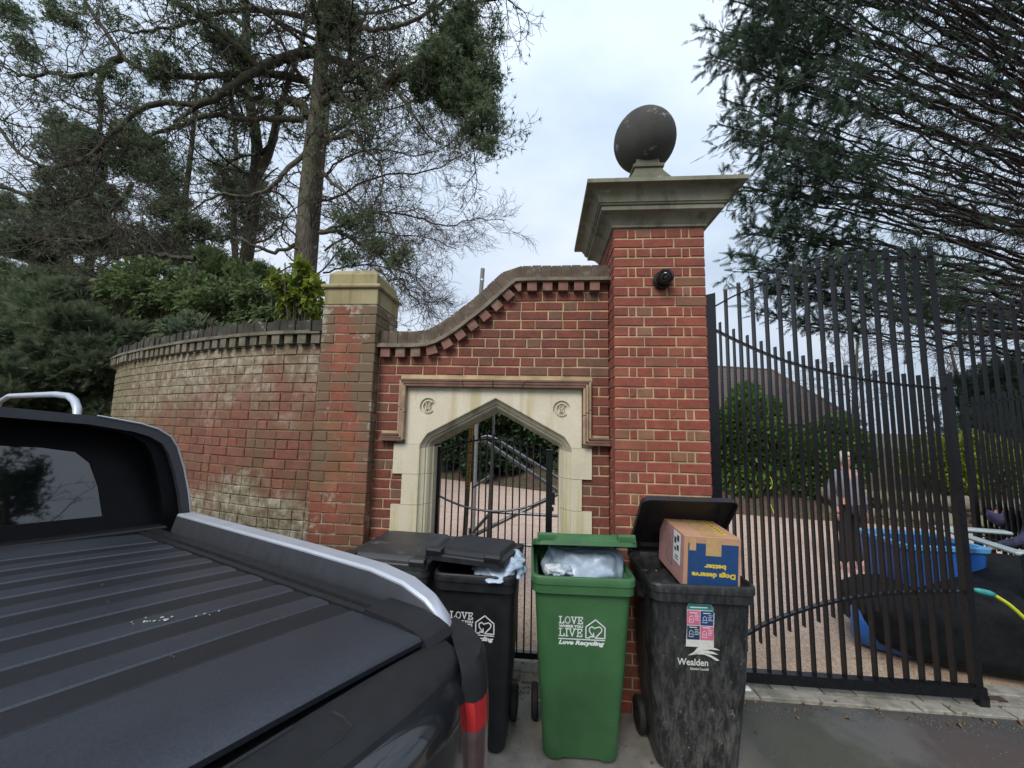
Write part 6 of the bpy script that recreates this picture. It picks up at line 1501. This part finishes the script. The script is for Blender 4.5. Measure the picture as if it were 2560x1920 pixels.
shrub('evergreen_shrub', 'mid green leafy shrub rising behind the middle of the curved wall', 'shrub', (-6.7, 4.2, 4.1), (1.8, .8, 1.2), 4600, LF, 'leaf_mid', 26, hg, 70, (.9, 1.7), ls=.17, up=-.3)
shrub('evergreen_shrub', 'lighter green shrub with arching stems between the tree trunk and the curved wall', 'shrub', (-5.0, 3.9, 4.15), (1.1, .7, .95), 2700, LF, 'leaf_mid', 24, hg, 46, (.9, 1.8), ls=.18, up=-.3)
shrub('evergreen_shrub', 'loose pale green shrub above the left part of the curved wall coping', 'shrub', (-8.6, 4.5, 4.5), (1.6, .7, 1.1), 3800, LF, 'leaf_mid', 22, hg, 60, (.9, 1.8), ls=.17, up=-.3)
shrub('evergreen_shrub', 'bright yellow green leafy shrub beside the old brick pier', 'shrub', (-4.05, 2.9, 4.0), (.75, .5, .78), 950, LF, 'leaf_bright', 20, hg, 34, (1.0, 1.9), ls=.17, up=-.4)
shrub('evergreen_shrub', 'low grey twiggy shrub just above the curved wall coping', 'shrub', (-5.6, 2.7, 3.05), (1.5, .45, .62), 3400, LF, 'leaf_pale', 26, hg, 26, (.9, 1.5), stem='twig', ls=.2)
shrub('evergreen_shrub', 'tall dark green bush filling the gap below the pale conifer', 'shrub', (-11.8, 5.4, 3.2), (2.1, 1.2, 2.7), 22000, SP, 'leaf_con', 14, hg, 70, (.9, 1.6), ls=.16)
shrub('evergreen_shrub', 'olive tinted bush below the forked tree trunk', 'shrub', (-8.9, 6.6, 5.0), (1.9, 1.0, 2.0), 5500, SP, 'leaf_mid', 20, hg, 60, (.9, 1.6), ls=.15)
# ---------------------------------------------------------------- shrubs seen through the stone arch
ag = 'dark shrubs across the drive seen through the stone arch'
for i, (lb, x, y, z, rx, rz, lm, n) in enumerate((('dark rounded bush seen through the arch above the steel tubes', -2.3, 10.6, 1.5, 1.7, 1.9, 'leaf_shrub', 9000), ('strappy dark bush at the hinge side of the arch view', -4.7, 11.8, 1.5, 1.5, 1.9, 'leaf_dark', 8000),
     ('small leaved green bush seen beyond the sloping handrails', -.5, 10.2, 1.7, 1.5, 1.8, 'leaf_shrub', 9000), ('low dark bush hugging the edge of the drive', -1.7, 9.75, .7, 1.3, .8, 'leaf_shrub', 6000), ('green bush behind the latch side of the garden gate', 1.0, 9.4, 1.6, 1.2, 1.8, 'leaf_con', 7000), ('taller hedge backing the bushes in the arch view', -1.6, 13.0, 2.2, 4.2, 2.3, 'leaf_shrub', 11000))):
    shrub('garden_shrub', lb, 'shrub', (x, y, z), (rx, 1.0, rz), n, LB, lm, 7, ag, 20, (1.0, 1.8), base_z=.1)
# ---------------------------------------------------------------- right hand side
shrub('laurel_hedge', 'big rounded laurel bush with glossy leaves just behind the tall gate', 'hedge', (5.15, 7.2, 1.75), (1.25, .9, 1.72), 27000, LB, 'leaf_laurel', 9, None, 34, (.9, 1.6), ls=.30)
shrub('laurel_hedge', 'lower part of the laurel hedge sloping away to the yard', 'hedge', (6.9, 7.0, 1.3), (1.05, .8, 1.35), 13000, LB, 'leaf_laurel', 9, None, 24, (.8, 1.4))
shrub('clipped_hedge', 'low olive green hedge topping the rockery between the gate leaves', 'hedge', (10.4, 7.0, 1.15), (2.6, .7, .75), 9000, LF, 'leaf_bright', 14, None, 34, (.9, 1.5), base_z=.3)
rk = thing('rockery', 'mossy stone rockery at the far side of the drive between the gate leaves', 'rockery', (9, 6, 0))
m = MT('mossy_rock'); n = m.noise(6, 6, .7); c = m.mix(m.ramp(n, [(.4, 0.), (.6, 1.)]), (.13, .12, .085), (.24, .22, .16)); c = m.mix(m.ramp(m.noise(3, 4), [(.5, 0.), (.62, .8)]), c, (.10, .12, .045)); m.base(c).rough(.95); m.bump(n, .8, .03); M['rock'] = m.m
for i in range(26):
    x = 6.6 + (i % 13) * .42 + TR_.uniform(-.1, .1); z = .16 + (i // 13) * .32; y = 6.15 - (x - 6.6) * .36 + (i // 13) * .3
    blob_mesh((x, y, z), (TR_.uniform(.2, .3), .22, TR_.uniform(.13, .2)), 8, .35, 2.0, i, None, .1).build('rock', M['rock'], rk, True)
# house roof over the hedge
hs_ = thing('house', 'house with a brown tiled hipped roof rising behind the laurel hedge', 'house', (11, 19, 0))
def PX(px, py, y):   # helper table replaced by numbers
    return None
m = MT('brown_roof_tile'); n = m.noise(3, 6, .6); c = m.mix(n, (.12, .085, .07), (.21, .15, .125)); c = m.mix(m.ramp(m.noise(30, 3), [(.4, 0.), (.7, .5)]), c, (.09, .065, .055)); m.base(c).rough(.9); m.bump(m.noise(50, 3), .3, .01); M['roof'] = m.m
b = MB(); b.box((9.7, 21.5, 1.1), (12.8, 7.2, 2.2)); b.build('wall', plain('render_wall', (.45, .40, .33), .9), hs_)
rf = MB(); nC = 34; e0 = [(3.0, 17.6, 2.2), (16.4, 17.6, 2.2)]; r0_ = [(7.0, 21.5, 5.95), (14.2, 21.5, 5.55)]; r1_ = [(16.4, 25.4, 2.2)]
for k_ in range(nC):
    t0, t1 = k_ / nC, (k_ + 1) / nC; L_ = lambda A, B, t: tuple(A[i] + (B[i] - A[i]) * t for i in range(3))
    a, b2_, c2, d2 = L_(e0[0], r0_[0], t0), L_(e0[1], r0_[1], t0), L_(e0[1], r0_[1], t1), L_(e0[0], r0_[0], t1); up_ = .035
    a, b2_ = (a[0], a[1] - .01, a[2] + up_), (b2_[0], b2_[1] - .01, b2_[2] + up_)
    rf.add([a, b2_, c2, d2, (a[0], a[1], a[2] - .05), (b2_[0], b2_[1], b2_[2] - .05)], [(0, 1, 2, 3), (4, 5, 1, 0)])
    p, q, s_, u_ = L_(e0[1], r0_[1], t0), L_(r1_[0], r0_[1], t0), L_(r1_[0], r0_[1], t1), L_(e0[1], r0_[1], t1)
    rf.add([(p[0] + .01, p[1], p[2] + up_), (q[0] + .01, q[1], q[2] + up_), s_, u_, (p[0], p[1], p[2] - .02), (q[0], q[1], q[2] - .02)], [(0, 1, 2, 3), (4, 5, 1, 0)])
ro = rf.build('tiled_roof', M['roof'], hs_); b = MB(); b.tube([(7.0, 21.5, 5.98), (14.2, 21.5, 5.58)], .07, 8); b.tube([(14.2, 21.5, 5.58), (16.4, 17.6, 2.26)], .07, 8); b.build('ridge_tiles', M['roof'], ro)
# wintry trees far right
FT = [('leafless winter tree with fine twigs beyond the yard behind the tall gate', [(15.5, 17, -.1), (15.4, 17, 3), (15.8, 17, 6.6)], 15, 2.6),
      ('leafless shrubby tree behind the second gate leaf', [(20.5, 17, -.1), (20.4, 17, 3), (20.0, 17, 6.2)], 15, 2.4)]
for lb, tp, nb, L in FT:
    simple_tree('bare_tree', lb, 'tree', tp, [.16, .12, .04], 'bark', None, 0, None, 0, None, 22, L, None, .3, branchm='twig', dens=1.5, foliage=False, rmin=.009, lv=[(.26, L, .6, .8, .09, .01), (.26, L * .5, .6, .7, .12, 0), (.2, L * .22, .6, .7, .12, 0)])
simple_tree('evergreen_tree', 'dark blue green evergreen standing behind the second gate leaf', 'tree', [(13.6, 9.5, -.1), (13.6, 9.5, 2), (13.7, 9.5, 4.2)], [.2, .15, .06], 'bark_dark', 'leaf_blue', 10, [(13.4, 9.4, 3.2, 1.1), (14.4, 9.4, 2.4, 1.2), (12.7, 9.2, 2.0, .9), (13.8, 9.5, 1.3, 1.1), (15.0, 9.5, 3.8, 1.0)], 14000, SP, 16, 1.3, z0=.15)
# ---------------------------------------------------------------- great cedar on the right: limbs sweep up and out to the left
cd_ = thing('cedar_tree', 'huge dark cedar whose long feathered limbs sweep in over the tall gate', 'tree', (15.6, 7.8, 0))
Q0 = resample(catmull_np([(15.6, 7.8, -.1), (15.5, 7.7, 4), (15.6, 7.8, 8), (15.5, 7.8, 13), (15.3, 7.8, 20)]), 40); o = TubeSet(); o.add(Q0, np.linspace(.6, .2, 40) * (1 + TR_.normal(0, .03, 40)), 14); o.build('trunk', M['bark_red'], cd_)
g = np.random.default_rng(12); bb = TubeSet(); fP = []; fD = []; lims = []
def edge_x(z): return 4.95 + max(0, (6.6 - z)) * .9 + max(0, (z - 15)) * .2 + .3 * sin(z * 1.9)
for i in range(118):
    main = i < 104; u_ = ((i * .618034) % 1.0); tz = 4.9 + 15 * u_ ** 1.15 + g.uniform(-.3, .3); z0 = 3.7 + (tz - 5) * .62 + g.uniform(-.6, .8)
    yy = 7.6 + g.uniform(-2.6, 1.8)
    p = np.array((15.4, 7.7, z0)); ex_ = edge_x(tz) + abs(yy - 7.2) * .35 + g.uniform(-.1, 1.5) * (g.random() < .6)
    e_ = np.array((ex_, yy, tz))
    if not main: az_ = g.uniform(-1.9, 1.9); e_ = np.array((15.4 + cos(az_) * 5, 7.7 + sin(az_) * 5, z0 + g.uniform(-.5, 2.5)))
    mid = (p + e_) / 2 + np.array((0, 0, g.uniform(-.5, .5)))
    Q = resample(catmull_np([p, mid, e_]), 34) + g.normal(0, .03, (34, 3)); r0 = g.uniform(.028, .06) if i % 13 else .10
    if i < 44: oo = TubeSet(); oo.add(Q, np.linspace(r0, .016, 34), 7); oo.build('limb', M['bark_red'], cd_)
    else: bb.add(Q, np.linspace(r0 * .8, .013, 34), 5)
    ll = np.linalg.norm(e_ - p)
    # side branches lie in a flat plane and lean forward along the limb
    n = int(ll / .37)
    for k_ in range(n):
        s = .22 + .78 * (k_ + g.random()) / n; j = min(32, int(s * 33)); b0 = Q[j]; T = Q[j + 1] - Q[j]; T /= np.linalg.norm(T)
        sd_v = np.cross(T, (0, 0, 1.)); sd_v /= np.linalg.norm(sd_v) + 1e-9; sd_v *= g.choice((-1, 1)); L2 = g.uniform(.5, 1.6) * (1.15 - .6 * s)
        B = wander(b0, T * .85 + sd_v * g.uniform(.2, .9) + g.normal(0, .2, 3), L2, 8, .15, .004, g); bb.add(B, np.linspace(.013, .005, 9), 3)
        for q_ in range(int(L2 / .2)):
            j2 = g.integers(1, 8); T2_ = B[j2 + 1] - B[j2] if j2 < 8 else B[8] - B[7]; C_ = wander(B[j2], T2_ / np.linalg.norm(T2_) + g.normal(0, .45, 3), g.uniform(.2, .6), 4, .08, 0, g); bb.add(C_, np.linspace(.0065, .0035, 5), 3)
            dens = .09 + .8 * max(0, s - .66) / .25
            if g.random() < dens:
                for w_ in range(3): fP.append(C_[g.integers(1, 5)]); fD.append(C_[-1] - C_[0] + g.normal(0, .10, 3))
        if s > .71:
            for w_ in range(9): j3 = g.integers(2, 9); fP.append(B[j3]); fD.append(B[j3] - B[j3 - 1] + g.normal(0, .07, 3) + (0, 0, -.02))
bb.build('branches', M['bark_red'], cd_, 'stuff')
fP = np.array(fP); fD = np.array(fD)
print('cedar sprays', len(fP))
scatter('foliage', spray_tpl(.22, 6, .014, .08), fP, fD, g.uniform(.7, 1.4, len(fP)), M['leaf_blue'], cd_, g, roll=.45)
# trees and lane behind the viewer: the rear window and glossy paint mirror them
for i, (x, y, h) in enumerate(((-2.0, -10.5, 8.5), (8.6, -7.4, 6.5), (11.5, -5.6, 7.5), (12.5, -9.5, 8.5), (15.5, -7.0, 8))):
    cl = [(x + TR_.uniform(-1.6, 1.6), y + TR_.uniform(-1, 1), TR_.uniform(3.0, h + 1.5), TR_.uniform(.5, .9)) for _ in range(14)]
    simple_tree('roadside_tree', ('conifer', 'small bushy evergreen', 'spreading evergreen', 'dense evergreen', 'tall dark conifer')[i] + ' across the lane mirrored in the truck window', 'tree', [(x, y, -.1), (x + .1, y, 3), (x, y, h)], [.2, .16, .06], 'bark_dark', 'leaf_dark', 8, cl, 5000, SP, 22, 2.2, z0=.3)
hd_ = shrub('lane_hedge', 'long dark hedge along the far side of the lane behind the truck', 'hedge', (6, -12.6, .9), (17, .7, 1.2), 14000, SP, 'leaf_dark', 20, None, 90, (1.5, 2.5), ls=.25)

# ---------------------------------------------------------------- litter on the ground: dead leaves and grit along the edges
m = MT('dead_leaves'); c = m.ramp(m.noise(30, 2), [(.3, (.09, .05, .025)), (.6, (.20, .12, .05))]); m.base(c).rough(.9); M['dead'] = m.m
g = np.random.default_rng(77); n = 190; X = g.uniform(-1.8, 5, n); Y = np.where(g.random(n) < .7, g.normal(-.03, .05, n), g.uniform(-1.6, .4, n)); Z = np.array([road_z(x, y) for x, y in zip(X, Y)]) + .004 + .02 * (Y > .02)
scatter('fallen_leaves', leaf_tpl(.035, .010), np.stack([X, Y, Z], 1), np.stack([g.normal(0, 1, n), g.normal(0, 1, n), g.normal(0, .12, n)], 1), g.uniform(.5, 1.3, n), M['dead'], None, g, 'stuff', roll=.15)
n = 2600; X = g.uniform(-1.8, 5, n); Y = np.where(g.random(n) < .6, -.02 - np.abs(g.normal(0, .06, n)), g.uniform(-1.5, -.02, n)); Z = np.array([road_z(x, y) for x, y in zip(X, Y)])
oct_ = (np.array([(1, 0, 0), (-1, 0, 0), (0, 1, 0), (0, -1, 0), (0, 0, .8), (0, 0, -.5)]) * .005, np.array([(0, 2, 4), (2, 1, 4), (1, 3, 4), (3, 0, 4), (2, 0, 5), (1, 2, 5), (3, 1, 5), (0, 3, 5)]))
scatter('loose_grit', oct_, np.stack([X, Y, Z + .001], 1), g.normal(0, 1, (n, 3)), g.uniform(.4, 1.5, n), M['grit'], None, g, 'stuff')
